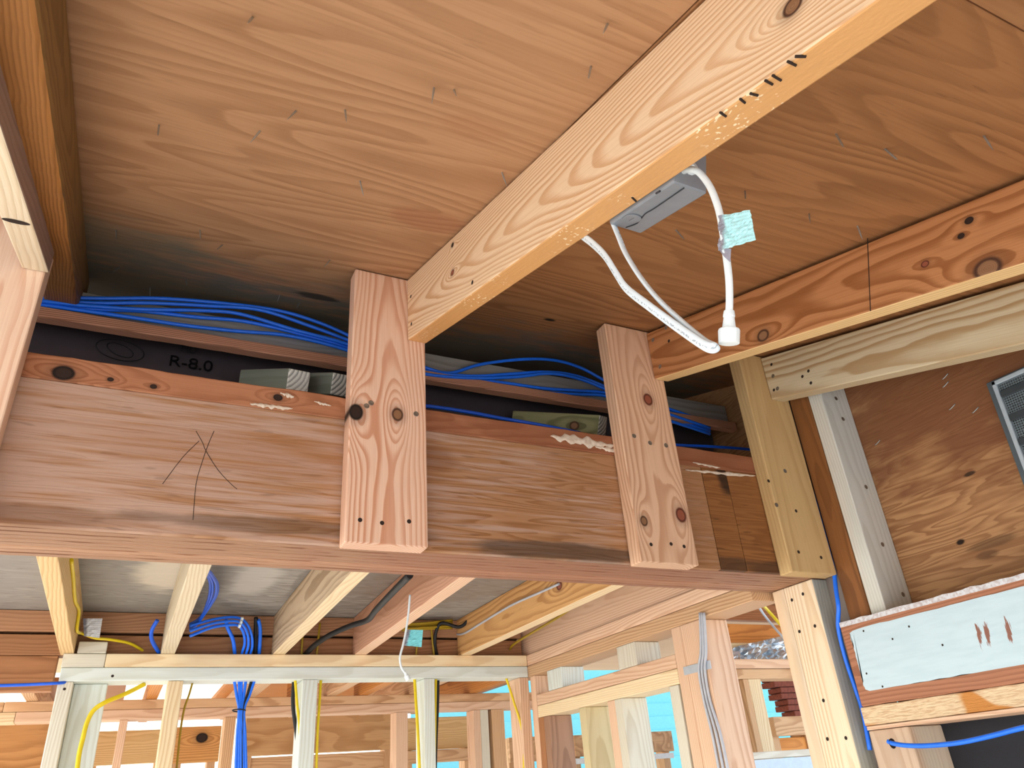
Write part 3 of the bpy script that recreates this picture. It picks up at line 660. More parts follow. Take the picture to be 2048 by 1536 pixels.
# chipped plaster lip on top of the painted board
bm = bmesh.new(); vs = []
for i in range(121):
    y = -1.15 + 2.33 * i / 120; k = .004 + .0035 * noise.noise(Vector((y * 35, 7, 0))) + .003 * noise.noise(Vector((y * 110, 8, 0)))
    vs.append([bm.verts.new(q) for q in ((1.3605, y, .2585), (1.3605, y, .2655 + k * .7), (1.378, y, .2655 + k * 1.2), (1.378, y, .2585))])
for i in range(120):
    for k in range(4): bm.faces.new((vs[i][k], vs[i][(k + 1) % 4], vs[i + 1][(k + 1) % 4], vs[i + 1][k]))
bm.faces.new(vs[0]); bm.faces.new(list(reversed(vs[-1]))); bmesh.ops.recalc_face_normals(bm, faces=bm.faces)
finish(bm, 'chipped_lip', Matrix(), plain('chipped_plaster', 'd6dade', .8, 0, .9, 160, '9a7a6a'), fas)
mw, dm = dims_of((1.3602, 1.3795), (-1.2, 1.182), (.1022, .2655), 'y')
for (px, py) in [(1727, 1262), (1741, 1261), (1733, 1347), (1785, 1278), (1765, 1373), (1885, 1290)]: screws(fas, dm, '+y', [(px, py)], 'hole', .003) if False else None
fx = fas
for (px, py) in [(1727, 1262), (1733, 1347), (1785, 1278), (1765, 1373), (1885, 1290), (1818, 1253)]:
    lathe('nail_hole', [(.0022, 0), (.0016, .0003), (0, .0003)], frame(at(px, py, 'x', 1.3601), ((0, -1, 0), (0, 0, 1), (-1, 0, 0))), M['hole'], fas, 8)
# torn plate below
g = G('torn_wood'); x, y, z = g.xyz()
n_ = g.noise(g.f('MULTIPLY', x, 6.0), y, g.f('MULTIPLY', z, 9.0), 2.0); f_ = g.noise(g.f('MULTIPLY', x, 40.0), y, g.f('MULTIPLY', z, 300.0), 3.0)
col = g.mix(g.step(f_, .4, .7, 0.0, .6), lin('e6cda6'), lin('b98e64')); col = g.mix(g.step(n_, .56, .60), col, lin('c88742'))
g.put(g.b.inputs['Base Color'], col); g.b.inputs['Roughness'].default_value = .8; g.bump(f_, .004, .9)
simple('torn_plate', (1.366, XW - .0006), (-1.2, 1.190), (.0665, .1018), 'y', g.m, 'rough torn timber plate with orange patches under the white painted board', 'plate', rag=.0015)
simple('sill_strip', (1.364, XW - .0006), (-1.2, 1.185), (.0585, .0655), 'y', M['pink'], 'thin timber strip below the torn plate on the right wall', 'strip', bev=.001)
sl_ = simple('wall_stud', (1.372, XW - .0006), (1.095, 1.190), (-1.6, .0575), 'zx', wood('lower_stud', 'cbb39a', 'a07e62', 150, .05, contrast=.6, vary=0, tint='c7c0b0'), 'short lower stud drilled for a blue cable in the bottom right corner', 'stud', GS)
pe = at(1788, 1489, 'y', 1.094)
XQ = pe.x
pxtube('blue_cable', [(1776, 1483, 'y', 1.10), (1786, 1487, 'y', 1.090)] + [(a, b, 'x', XQ - .004) for a, b in ((1815, 1491), (1860, 1491), (1920, 1485), (1985, 1471), (2048, 1455), (2150, 1436))], .0042, M['blue'], 'blue cable running out of the drilled lower stud across the black felt', 'cable')
lathe('drilled_hole', [(.009, 0), (.007, .0004), (0, .0004)], frame(at(1785, 1487, 'y', 1.0945), ((1, 0, 0), (0, 0, 1), (0, -1, 0))), M['hole'], sl_, 14)
pxtube('blue_cable', [(1600, 930, 'y', 1.19), (1624, 985, 'y', 1.178), (1638, 1030, 'y', 1.176), (1654, 1090, 'y', 1.174), (1667, 1140, 'y', 1.172), (1672, 1180, 'y', 1.168), (1677, 1215, 'y', 1.166), (1677, 1258, 'y', 1.190), (1692, 1320, 'y', 1.2), (1712, 1380, 'y', 1.203), (1726, 1425, 'y', 1.203), (1740, 1500, 'y', 1.203)], .0046, M['blue'], 'blue cable dropping vertically beside the hanger and the built up post', 'cable')
# mesh vent
vn = empty('foundation_vent', at(2048, 800, 'x', 1.45), 'grey louvred mesh vent at the right edge of the plywood wall', 'vent')
a_, b_, c_, = at(1985, 766, 'x', 1.452), at(2048, 738, 'x', 1.452), at(2048, 892, 'x', 1.452)
e1 = (b_ - a_); e1 = Vector((0, e1.y, e1.z)).normalized(); e2 = Vector((0, -e1.z, e1.y)); 
if e2.z > 0: e2 = -e2
W_, H_ = .17, .26
ctr = a_ + e1 * (W_ / 2) + e2 * (H_ / 2)
vax = (tuple(e1), tuple(Vector((-1, 0, 0)) if e1.cross(Vector((-1, 0, 0))).dot(e2) > 0 else Vector((1, 0, 0))), tuple(e2))
ven_sil = plain('vent_enamel', 'b4c2ca', .4, .2); ven_dk = plain('vent_dark', '24282a', .8, 0, .4, 200, '5c666a')
def vloc(u, v, dpt=0): return a_ + e1 * u + e2 * v + Vector((-1, 0, 0)) * dpt
board('back_plate', vloc(W_ / 2 - .004, H_ / 2, -.005), vax, (W_ + .02, .004, H_ + .012), plain('vent_flange', '5a666c', .5, .3), vn, bev=.001, seg=1)
for u, v, lw, lh in ((.004, H_ / 2, .008, H_), (W_ - .004, H_ / 2, .008, H_), (W_ / 2, .004, W_, .008), (W_ / 2, H_ - .004, W_, .008)):
    board('frame_bar', vloc(u, v, .002), vax, (lw, .008, lh), ven_sil, vn, bev=.001, seg=1)
board('mesh_screen', vloc(W_ / 2, H_ / 2, -.001), vax, (W_ - .016, .002, H_ - .016), ven_dk, vn, bev=0)
bm = bmesh.new()
for i in range(34):
    u = .010 + (W_ - .02) * i / 33; bmesh.ops.create_cube(bm, size=1, matrix=Matrix.Translation((u - W_ / 2, 0, 0)) @ Matrix.Diagonal((.0009, .0012, H_ - .02, 1)))
for i in range(52):
    v = .010 + (H_ - .02) * i / 51; bmesh.ops.create_cube(bm, size=1, matrix=Matrix.Translation((0, 0, v - H_ / 2)) @ Matrix.Diagonal((W_ - .02, .0012, .0009, 1)))
wires = finish(bm, 'wire_grid', frame(vloc(W_ / 2, H_ / 2, .001), vax), plain('wire', '9fb2ba', .35, .6), vn); wires['kind'] = 'stuff'
for k in range(5):
    board('louvre', vloc(W_ / 2, .03 + k * .05, .003), vax, (W_ - .018, .004, .014), plain('louvre', '3a4246', .6, .3), vn, bev=.001, seg=1)

# built up post
po = empty('built_up_post', (1.39, 1.28, -1.6), 'cream built up post of nailed boards standing under the right end of the beam', 'post')
mw, dm = dims_of((1.356, 1.4175), (1.2185, 1.308), (-1.6, BB - .0015), 'zx')
pm = wood('post_cream', 'f0dfc0', 'd0aa7c', 120, -.06, .0, contrast=.7, vary=0)
o1 = bb('post_board', (1.356, 1.4175), (1.2185, 1.308), (-1.6, BB - .0015), 'zx', pm, po, facemats={'-z': wood('post_shade_side', 'b4b6ac', '8a8a80', 110, .05, contrast=.5, vary=0)})  # front side greyed in its colour to imitate shade
bb('post_board', (1.356, 1.4175), (1.3085, 1.346), (-1.6, BB - .0015), 'zx', wood('post_grey', 'd8cdb8', 'b8a88e', 130, -.06, contrast=.5, vary=0, tint='efcfa6'), po)
for (px, py) in [(1584, 1200), (1606, 1188), (1599, 1263), (1630, 1252), (1647, 1401), (1655, 1478), (1692, 1476)]:
    screws(o1, dm, '-y', [(px, py)], 'hole', .0035)

# ================================================================== FAR ROOM
JZ = .43; CZ = .556
ceil2 = board('ceiling', Vector((.2, 2.0085, CZ + .009)), FLAT, (2.2, .018, 1.303), ply('old_grey_plywood_sun_patches', 'aaa69e', '7e7870', 16, 2.2, 9, [(-.14, .12, .10, .2, 'd6ccba', .75), (.08, .12, .07, .22, 'c6c2ba', .6), (.20, .1, .02, .24, '77726c', .6), (.6, .05, .35, .4, '8a7a6c', .6), (.52, .1, .10, .03, '4a4240', .5)], .5, .5, '8e8a84', .8), bev=0)  # the pale patches imitate sunlight bounced onto the boards
ceil2['kind'] = 'structure'
GJ = 'level ceiling joists of the far room'
def joist(x0, x1, sk, mat, label, y0=1.357, y1=2.575, zt=CZ - .0012, fm=None):
    d = Vector((sk, 1, 0)).normalized(); L = y1 - y0; c = Vector(((x0 + x1) / 2 + sk * (-.0), (y0 + y1) / 2, (JZ + zt) / 2))
    o = board('ceiling_joist', c, (tuple(d), tuple(Vector((0, 0, 1)).cross(d)), (0, 0, 1)), (L, x1 - x0, zt - JZ), mat, None, bev=.002, facemats=fm); return tag(o, label, 'joist', GJ)
joist(-.181, -.1455, .0, M['gold'], 'yellowish joist at the far left of the far room ceiling')
joist(.0795, .119, .002, wood('joist_cream', 'd9cbae', 'b8a27c', 200, -.1, .05, contrast=.6, vary=0), 'cream joist with a bundle of blue cables behind its right side')
joist(.3995, .4385, .008, wood('joist_grain', 'cdb594', '9c8060', 130, -.06, .0, contrast=.9, vary=0), 'tan joist with bold grain between the blue bundle and the black conduit', fm={'-z': M['cream']})
joist(.652, .692, .025, wood('joist_pink', 'd2a082', 'b07c5c', 220, -.1, .05, contrast=.5, vary=0), 'pinkish joist carrying the grey box and the black conduit', fm={'-z': M['pink']})
joist(1.046, 1.086, -.004, wood('joist_tan', 'd8a86c', 'a87440', 120, -.06, .0, contrast=.8, vary=0, knots=[(-.15, .0, .012, 'red')]), 'golden joist with a white cable clipped along it', fm={'-z': M['cream']})
simple('rim_joist', (1.312, 1.35), (1.357, 2.66), (.4305, CZ + .018), 'y', M['pink'], 'pinkish rim joist on top of the right partition plates', 'joist')
simple('rim_joist', (-1.0, 1.30), (2.576, 2.614), (.4955, CZ - .0012), 'x', wood('rimA', 'b88a66', '8c5e3e', 200, .1, .05, contrast=.6, vary=0), 'upper brown rim joist behind the far plate', 'joist')
simple('rim_joist', (-1.0, 1.30), (2.578, 2.616), (.4305, .488), 'x', wood('rimB', 'a4744e', '7a4c2c', 200, .1, .05, contrast=.6, vary=0), 'lower brown rim joist with a dark gap above it', 'joist')
dk = bb('light_gap_block_1', (-1.0, 1.30), (2.6165, 2.626), (.4305, CZ - .0012), 'x', plain('dark_backing', '3a2c22', .9), bev=0); dk['kind'] = 'structure'  # dark board added behind the rim gap to keep sky from showing
simple('beam_board', (-1.0, -.185), (2.578, 2.616), (.335, .4295), 'x', M['brown'], 'brown beam board left of the partition corner with a blue cable in front', 'board')
simple('block_board', (-.138, -.064), (2.60 - .06, 2.575), (.4305, .4625), 'x', M['pale'], 'pale square block standing on the left end of the plates', 'block')

# partition 1 (parallel to the beam)
pf = empty('partition_frame', (.55, 2.58, -1.6), 'pale stud partition frame with double plate crossing the far room', 'wall frame')
Y1 = (2.54, 2.629)
bb('top_plate', (-.062, 1.2995), Y1, (.3925, .4295), 'x', M['cream'], pf); bb('top_plate', (-.171, -.0628), Y1, (.3925, .4295), 'x', M['pale'], pf)
bb('top_plate', (-.1695, 1.2995), Y1, (.3545, .3915), 'x', M['mint'], pf)
mw, dm = dims_of((-.1695, 1.2995), Y1, (.3545, .3915), 'x')
for x0, x1, m in ((-.170, -.132, 'pale'), (.113, .154, 'cream'), (.502, .550, 'mint'), (.905, .943, 'mint'), (1.262, 1.2995, 'pink')):
    bb('stud', (x0, x1), Y1, (-1.6, .3540), 'zx', M[m], pf)
bb('stud', (-.1315, -.046), (2.59, 2.628), (-1.6, .3540), 'z', M['mint'], pf)
for (px, py) in ((225, 1352), (129, 1378)): lathe('nail_hole', [(.004, 0), (.003, .0004), (0, .0004)], frame(at(px, py, 'y', 2.5398), ((1, 0, 0), (0, 0, 1), (0, -1, 0))), M['hole'], pf, 8)

# partition 2 (right, running away)
pr = empty('partition_frame', (1.34, 1.95, -1.6), 'pinkish stud partition frame with header on the right running away from the beam', 'wall frame')
X2 = (1.3005, 1.389)
bb('top_plate', X2, (1.357, 2.629), (.3935, .4295), 'y', M['pink'], pr); bb('top_plate', X2, (1.357, 2.629), (.3545, .3925), 'y', M['tan'], pr)
bb('header_board', (1.3005, 1.345), (1.683, 2.49), (.2545, .2895), 'y', M['pink'], pr); bb('header_board', (1.3005, 1.389), (1.683, 2.49), (.2155, .2535), 'y', M['cream'], pr)
for y0, y1, m in ((2.30, 2.40, 'mint'), (1.86, 1.955, 'pale')):
    bb('cripple_block', X2, (y0, y1), (.2900, .3540), 'zx', M[m], pr)
bb('stud', X2, (2.492, 2.53), (-1.6, .3540), 'z', M['pink'], pr)
bb('stud', X2, (2.452, 2.4905), (-1.6, .2150), 'z', M['brown'], pr)
bb('stud', X2, (2.413, 2.4515), (-1.6, .2150), 'z', wood('stud_dark', 'a88268', '7a5844', 150, .06, contrast=.7), pr)
bb('stud', X2, (2.172, 2.21), (-1.6, .2150), 'z', wood('olive_stud', 'd2c49a', 'b09a6a', 150, .06, contrast=.5), pr); bb('stud', X2, (2.0015, 2.04), (-1.6, .2150), 'z', M['pink'], pr); bb('stud', X2, (1.9625, 2.001), (-1.6, .2150), 'z', M['pale'], pr)
bb('stud', X2, (1.69, 1.73), (-1.6, .2150), 'z', M['pale'], pr)
bb('stud', X2, (1.643, 1.682), (-1.6, .3540), 'z', M['pink'], pr)
bigs = bb('stud', X2, (1.557, 1.6425), (-1.6, .3540), 'z', M['pink'], pr)
bb('nail_plate', (1.2985, 1.3002), (1.545, 1.655), (.232, .252), 'y', plain('nail_plate', 'c2cdd8', .35, .5), pr, bev=.0005, seg=1)
for i, o_ in enumerate((0, .008, .016)):
    pts = [(1400 + 4 * i, 1225, 'x', 1.2965 - .002 * i), (1402 + 5 * i, 1300, 'x', 1.296), (1398 + 6 * i, 1340, 'x', 1.2955), (1408 + 6 * i, 1400, 'x', 1.296), (1425 + 8 * i, 1470, 'x', 1.296), (1442 + 9 * i, 1560, 'x', 1.296)]
    pxtube('grey_cable', pts, .0036, M['greycable'], 'grey flat cable stapled down the front of the right partition stud', 'cable', 'grey cables on the partition stud')

# things on the joists
bxm = frame((.0, 0, 0), 'x')
gb = simple('driver_box', (.596, .6465), (1.60, 1.74), (.487, .545), 'y', M['steel'], 'small grey driver box fixed to the pinkish joist of the far room', 'box')
pl_ = empty('driver_lead', at(818, 1195, 'y', 1.72), 'thin white lead with a cyan tag hanging from the small far box', 'cable')
yy = 1.73
tube('lead', seq([(820, 1190), (817, 1225), (812, 1262), (806, 1290), (800, 1315), (803, 1335), (812, 1348)], yy, yy), .0026, M['white'], pl_, 8)
pa, pb = at(810, 1344, 'y', yy), at(817, 1360, 'y', yy); ln = (pb - pa).length
lathe('plug', [(.003, 0), (.004, ln * .4), (.006, ln * .45), (.006, ln)], Matrix.Translation(pa) @ (pb - pa).to_track_quat('Z', 'Y').to_matrix().to_4x4(), M['white'], pl_)
paper('tag_label', [at(806, 1291, 'y', yy), at(843, 1294, 'y', yy), at(846, 1260, 'y', yy), at(815, 1259, 'y', yy)], label_mat('cyan_tag', '86e6ee', '3c8490'), pl_, .003, 8, 8, 1.0)
pxtube('black_conduit', [(820, 1150, 'y', 1.62), (790, 1180, 'y', 1.80), (752, 1220, 'y', 2.05), (735, 1240, 'y', 2.2), (700, 1252, 'y', 2.3), (660, 1270, 'y', 2.4), (630, 1290, 'y', 2.50), (610, 1310, 'y', 2.58)], .0085, M['black'], 'black conduit running along the pinkish joist down to the far plate', 'conduit')
pxtube('white_cable', [(1118, 1168, 'x', 1.042), (1080, 1185, 'x', 1.042), (1020, 1212, 'x', 1.042), (960, 1248, 'x', 1.042), (925, 1268, 'x', 1.042), (905, 1265, 'x', 1.05), (897, 1255, 'x', 1.06)], .0036, M['greycable'], 'pale cable clipped along the golden joist of the far room', 'cable')
pxtube('yellow_cable', [(1210, 1185, 'x', 1.20), (1160, 1205, 'x', 1.20), (1120, 1232, 'x', 1.20), (1070, 1262, 'x', 1.20), (1040, 1280, 'x', 1.22), (1024, 1292, 'x', 1.24), (1016, 1308, 'x', 1.27)], .0042, M['olive'], 'yellow cable along the inner side of the right partition plate', 'cable')
GY = 'yellow cables dropping through the far plate'
pxtube('yellow_cable', [(143, 1120, 'x', -.142), (147, 1160, 'x', -.142), (150, 1200, 'x', -.142), (158, 1222, 'x', -.141), (154, 1260, 'x', -.140), (165, 1267, 'y', 2.52), (190, 1276, 'y', 2.53), (220, 1279, 'y', 2.535), (260, 1287, 'y', 2.56), (290, 1304, 'y', 2.585)], .0042, M['yellow'], 'yellow cable stapled to the yellowish joist and sagging over the plate', 'cable')
yw = 2.533
pxtube('yellow_cable', [(290, 1368, 'y', 2.58), (250, 1388, 'y', 2.55), (212, 1404, 'y', yw), (188, 1420, 'y', yw), (174, 1445, 'y', yw), (165, 1480, 'y', yw), (158, 1510, 'y', yw), (152, 1560, 'y', yw)], .0062, M['yellow'], 'yellow cable curving down the front of the cool white corner stud', 'cable', sides=10, flat=.6)
pxtube('yellow_cable', [(386, 1362, 'y', 2.60), (378, 1390, 'y', 2.60), (368, 1420, 'y', 2.6), (360, 1470, 'y', 2.6), (352, 1550, 'y', 2.6)], .003, M['olive'], 'thin yellow cable beside the narrow cream stud', 'cable')
for xs, lbl in (((590, 594, 600, 600), 'yellow cable left of the middle stud of the far partition'), ((642, 639, 635, 632), 'yellow cable right of the middle stud of the far partition'), ((829, 832, 836, 840), 'thick yellow cable left of the right pale stud of the far partition'), ((872, 871, 870, 868), 'yellow cable right of the right pale stud of the far partition'), ((1012, 1028, 1046, 1048), 'yellow cable bending down beside the corner stud of the far partition')):
    pxtube('yellow_cable', [(xs[0], 1355, 'y', 2.57), (xs[1], 1405, 'y', 2.56), (xs[2], 1470, 'y', 2.55), (xs[3], 1560, 'y', 2.55)], .0052 if 'thick' in lbl else .0042, M['yellow'], lbl, 'cable')
for xs, lbl in (((588, 586, 594, 596), 'black cable left of the middle stud of the far partition'), ((876, 875, 872, 870), 'black cable right of the right pale stud of the far partition')):
    pxtube('black_cable', [(xs[0], 1355, 'y', 2.60), (xs[1], 1410, 'y', 2.60), (xs[2], 1480, 'y', 2.6), (xs[3], 1560, 'y', 2.6)], .006, M['black'], lbl, 'cable')
pxtube('black_cable', [(938, 1240, 'y', 2.48), (918, 1254, 'y', 2.50), (872, 1246, 'y', 2.53) if False else (884, 1246, 'y', 2.52), (872, 1264, 'y', 2.54), (870, 1290, 'y', 2.56), (874, 1312, 'y', 2.58)], .006, M['black'], 'black cable dropping behind the plate right of the cyan tag', 'cable')
for i in range(5):
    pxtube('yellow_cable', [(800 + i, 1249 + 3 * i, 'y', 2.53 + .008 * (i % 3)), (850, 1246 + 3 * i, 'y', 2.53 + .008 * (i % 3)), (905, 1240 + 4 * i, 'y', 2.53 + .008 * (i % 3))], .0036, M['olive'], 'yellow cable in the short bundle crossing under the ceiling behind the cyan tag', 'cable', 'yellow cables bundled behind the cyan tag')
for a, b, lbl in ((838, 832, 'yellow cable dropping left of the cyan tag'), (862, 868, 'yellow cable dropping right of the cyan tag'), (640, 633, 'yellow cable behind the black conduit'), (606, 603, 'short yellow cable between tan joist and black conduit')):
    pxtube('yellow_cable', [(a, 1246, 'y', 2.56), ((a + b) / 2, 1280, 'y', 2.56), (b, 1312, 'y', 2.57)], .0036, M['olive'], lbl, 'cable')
# blue bundle of the far room
GBF = 'blue cables of the far bundle'
LBF = 'blue data cable in the thick bundle bending down through the far plate'
for i in range(7):
    r_ = 0 if i == 6 else 1; A_ = i * math.pi / 3; v, h, e = 9 * r_ * math.sin(A_), 9 * r_ * math.cos(A_), .009 * r_ * math.cos(A_)
    pxtube('blue_cable', [(380, 1262 + v * 1.3, 'y', 2.40 + e), (425, 1247 + v, 'y', 2.42 + e), (462, 1242 + v, 'y', 2.45 + e), (482 - v * .5, 1246 + v * .8, 'y', 2.47 + e), (494 - v * .85, 1264 + v * .4, 'y', 2.5 + e), (497 - v, 1288, 'y', 2.53 + e), (491 - v, 1312, 'y', 2.565 + e), (478 + v * .5, 1362, 'y', 2.585 + e)], .0042, M['blue'], LBF, 'cable', GBF)
for i in range(4):
    k = (0, -7, -12, 3)[i]; e = .012 * (i - 1.5)
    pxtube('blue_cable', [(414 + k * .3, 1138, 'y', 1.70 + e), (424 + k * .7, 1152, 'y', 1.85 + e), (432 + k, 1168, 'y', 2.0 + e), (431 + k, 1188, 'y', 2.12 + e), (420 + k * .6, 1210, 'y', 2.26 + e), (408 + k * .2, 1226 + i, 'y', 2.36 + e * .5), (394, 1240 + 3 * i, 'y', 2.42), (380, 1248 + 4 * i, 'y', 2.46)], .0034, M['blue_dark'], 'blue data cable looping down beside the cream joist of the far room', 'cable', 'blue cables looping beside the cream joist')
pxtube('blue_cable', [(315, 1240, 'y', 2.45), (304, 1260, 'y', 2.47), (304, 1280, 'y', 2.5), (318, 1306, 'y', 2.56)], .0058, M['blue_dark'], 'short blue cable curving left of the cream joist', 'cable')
for xs, lbl, m in (((455, 466, 470), 'blue cable dropping from the middle of the bundle', 'blue'), ((520, 520, 518), 'blue cable beside the black strap right of the bundle', 'blue')):
    pxtube('blue_cable', [(xs[0] - 3, 1240, 'y', 2.50), (xs[0], 1255, 'y', 2.52), (xs[1], 1280, 'y', 2.54), (xs[2], 1312, 'y', 2.57)], .006, M[m], lbl, 'cable')
pxtube('black_cable', [(512, 1235, 'y', 2.5), (511, 1270, 'y', 2.53), (511, 1312, 'y', 2.57)], .0062, M['black'], 'black cable right of the thick blue bundle above the plate', 'cable')
bt = empty('cable_tie', at(478, 1420, 'y', 2.55), 'black tie holding the blue cables together below the plate', 'cable tie')
P = [at(478 + 13 * math.cos(a), 1421 + 2.5 * math.sin(a), 'y', 2.565 + .012 * math.sin(a)) for a in (i * 6.28318 / 10 for i in range(11))]
tube('band', P, .002, M['tie'], bt, 6, n=2)
wt = empty('cable_clip', at(482, 1234, 'y', 2.44), 'white clip around the bend of the thick blue bundle', 'clip')
for k, (a, b) in enumerate(((484, 1238), (482, 1245), (479, 1252))):
    lathe('clip_band', [(.011, -.003), (.012, -.003), (.012, .003), (.011, .003)], Matrix.Translation(at(a, b, 'y', 2.425)) @ Matrix.Rotation(math.radians(90), 4, 'Y') @ Matrix.Diagonal((.45, 1, 1, 1)), M['white'], wt, 12)
for i, (xa, xb, xc) in enumerate(((468, 478, 473), (478, 480, 478), (483, 482, 482), (492, 484, 486), (510, 488, 490), (504, 486, 480))):
    m = 'black' if i == 5 else 'blue'
    pxtube(('black' if m == 'black' else 'blue') + '_cable', [(xa, 1358, 'y', 2.585), ((xa + xb) / 2, 1390, 'y', 2.575), (xb, 1420, 'y', 2.565), ((xb + xc) / 2 + (i - 2) * .6, 1470, 'y', 2.565), (xc + (i - 2) * 1.3, 1560, 'y', 2.565)], .0045, M[m],
           'black cable within the tied blue bundle below the plate' if m == 'black' else 'blue data cable in the tied bundle hanging below the far plate', 'cable', None if m == 'black' else 'blue cables tied together below the plate')
pxtube('blue_cable', [(-80, 1372, 'y', 2.53), (0, 1371, 'y', 2.53), (60, 1369, 'y', 2.53), (118, 1366, 'y', 2.53), (160, 1362, 'y', 2.60)], .0042, M['blue_dark'], 'dark blue cable running level left of the partition corner', 'cable')
paper('plastic_pouch', [at(168, 1272, 'y', 2.5), at(199, 1276, 'y', 2.5), at(205, 1237, 'y', 2.5), at(166, 1237, 'y', 2.5)], label_mat('pouch', 'e2e8ee', '30343a'), None, .004, 8, 8, 5.0)
tag(bpy.data.objects['plastic_pouch'], 'small white printed plastic pouch hung behind the yellow cable', 'pouch')
# yellow and white cables by the post
pxtube('yellow_cable', [(1496, 1184, 'x', 1.386), (1506, 1195, 'x', 1.391), (1530, 1215, 'y', 1.60), (1560, 1248, 'y', 1.60), (1600, 1290, 'y', 1.60)], .0045, M['yellow'], 'yellow cable slanting behind the built up post', 'cable')
pxtube('white_cable', [(1498, 1186, 'x', 1.386), (1510, 1202, 'x', 1.391), (1530, 1232, 'y', 1.62), (1560, 1268, 'y', 1.62), (1600, 1310, 'y', 1.62)], .0034, M['greycable'], 'pale cable slanting just below the yellow one behind the post', 'cable')

shade_slab = board('ceiling', Vector((.8, 3.86, .76)), FLAT, (5.6, .02, 2.38), M['tan'], bev=0); shade_slab['kind'] = 'structure'; shade_slab_side = board('ceiling', Vector((2.7, 1.92, .785)), FLAT, (2.4, .02, 1.48), M['tan'], bev=0); shade_slab_side['kind'] = 'structure'  # unseen slabs added to keep sun and sky off the rooms below
# ---- second room: framing at y = 3.6
p2f = empty('partition_frame', (.5, 3.65, -1.6), 'tan stud partition frame with double plate in the second room beyond', 'wall frame')
Y2 = (3.6, 3.689)
bb('top_plate', (-1.4, -.405), Y2, (.395, .431), 'x', M['tan'], p2f); bb('top_plate', (-.404, 2.1), Y2, (.395, .431), 'x', M['tan'], p2f)
bb('top_plate', (-1.4, -.36), Y2, (.357, .394), 'x', M['cream'], p2f); bb('top_plate', (-.359, 2.1), Y2, (.357, .394), 'x', M['pink'], p2f)
for (a, b, m) in ((236, 253, 'pink'), (448, 470, 'tan'), (792, 816, 'pink'), (948, 962, 'pink'), (962, 978, 'pale'), (985, 1010, 'tan')):
    x0, x1 = at(a, 1460, 'y', 3.6).x, at(b, 1460, 'y', 3.6).x; bb('stud', (x0, x1), Y2, (-1.6, .3565), 'zx', M[m], p2f)
Yb = 4.55
def zb(px, py, Y): return at(px, py, 'y', Y).z
p3f = empty('partition_frame', (.5, 4.6, -1.6), 'farthest timber frame with golden header boards beyond the second partition', 'wall frame')
def far_board(x0p, x1p, yt, yb_, Y, mat, label, th=.04):
    a, b = at(x0p, yt, 'y', Y), at(x1p, yb_, 'y', Y); zt, zl = at((x0p + x1p) / 2, yt, 'y', Y).z, at((x0p + x1p) / 2, yb_, 'y', Y).z
    bb('stud', (a.x + .01, a.x + .05), (Y + th + .0006, Y + th + .09), (-1.6, zt), 'zx', M['tan'], p3f); bb('stud', (b.x - .05, b.x - .01), (Y + th + .0006, Y + th + .09), (-1.6, zt), 'zx', M['tan'], p3f)
    return bb('header_board', (a.x, b.x), (Y, Y + th), (zl, zt), 'x', mat, p3f)
far_board(-80, 112, 1449, 1600, 4.0, ply('far_plywood', 'c2915c', '98683a', 12, 1, 4), 'brown plywood panel in the far room at the bottom left corner')
far_board(182, 330, 1461, 1528, Yb, M['gold'], 'golden header board left of the cream stud, far beyond')
far_board(352, 436, 1453, 1525, Yb, wood('knotty', 'dca868', 'b47c42', 110, .06, .0, contrast=.8, knots=[(.02, .03, .022, 'dark')]), 'golden knotty header board between cream stud and blue bundle')
far_board(494, 790, 1426, 1505, Yb, ply('far_header', 'cfa878', 'a87c4c', 10, 1.2, 4), 'wide plywood header in the middle of the far room')
far_board(494, 780, 1509, 1580, Yb + .05, M['tan'], 'tan board below the wide plywood header')
far_board(812, 950, 1434, 1498, Yb, M['gold'], 'golden header board right of the thick yellow cable')
far_board(812, 950, 1499, 1524, Yb - .05, M['tan'], 'narrow tan board under the golden header at right')
GR = 'orange rafters of the roof beyond the second partition'
for k, (px, y0, y1) in enumerate(((30, 2.75, 4.5), (300, 2.75, 4.5), (520, 2.75, 4.5), (620, 2.75, 3.7), (700, 2.75, 4.5), (770, 2.75, 3.7), (880, 2.7, 4.5), (1010, 2.75, 4.5))):
    x = at(px, 1385, 'y', 3.2).x
    simple('far_joist', (x, x + .042), (y0, y1), (.432, .52), 'y', M['orange'] if k % 2 else M['tan'], ['first', 'second', 'third', 'fourth', 'fifth', 'sixth', 'seventh', 'last'][k] + ' orange joist from the left between the two sets of plates', 'joist', GR)
for (a, b, c) in ((100, 250, 0), (440, 600, 1), (640, 760, 1), (820, 1000, 0)):
    x0, x1 = at(a, 1385, 'y', 4.1).x, at(b, 1385, 'y', 4.1).x
    simple('deck_board', (x0, x1), (3.75, 4.5), (.5205, .54), 'x', M['orange'] if c else M['brown'], ['brown roof deck board over the second room, left', 'orange roof deck board behind the blue bundle', 'orange roof deck board right of the middle stud', 'brown roof deck board near the partition corner'][(a > 100) + (a > 440) + (a > 640)], 'board')
for px, lbl in ((420, 'galvanised strap hanging from the far header board'),):
    pass
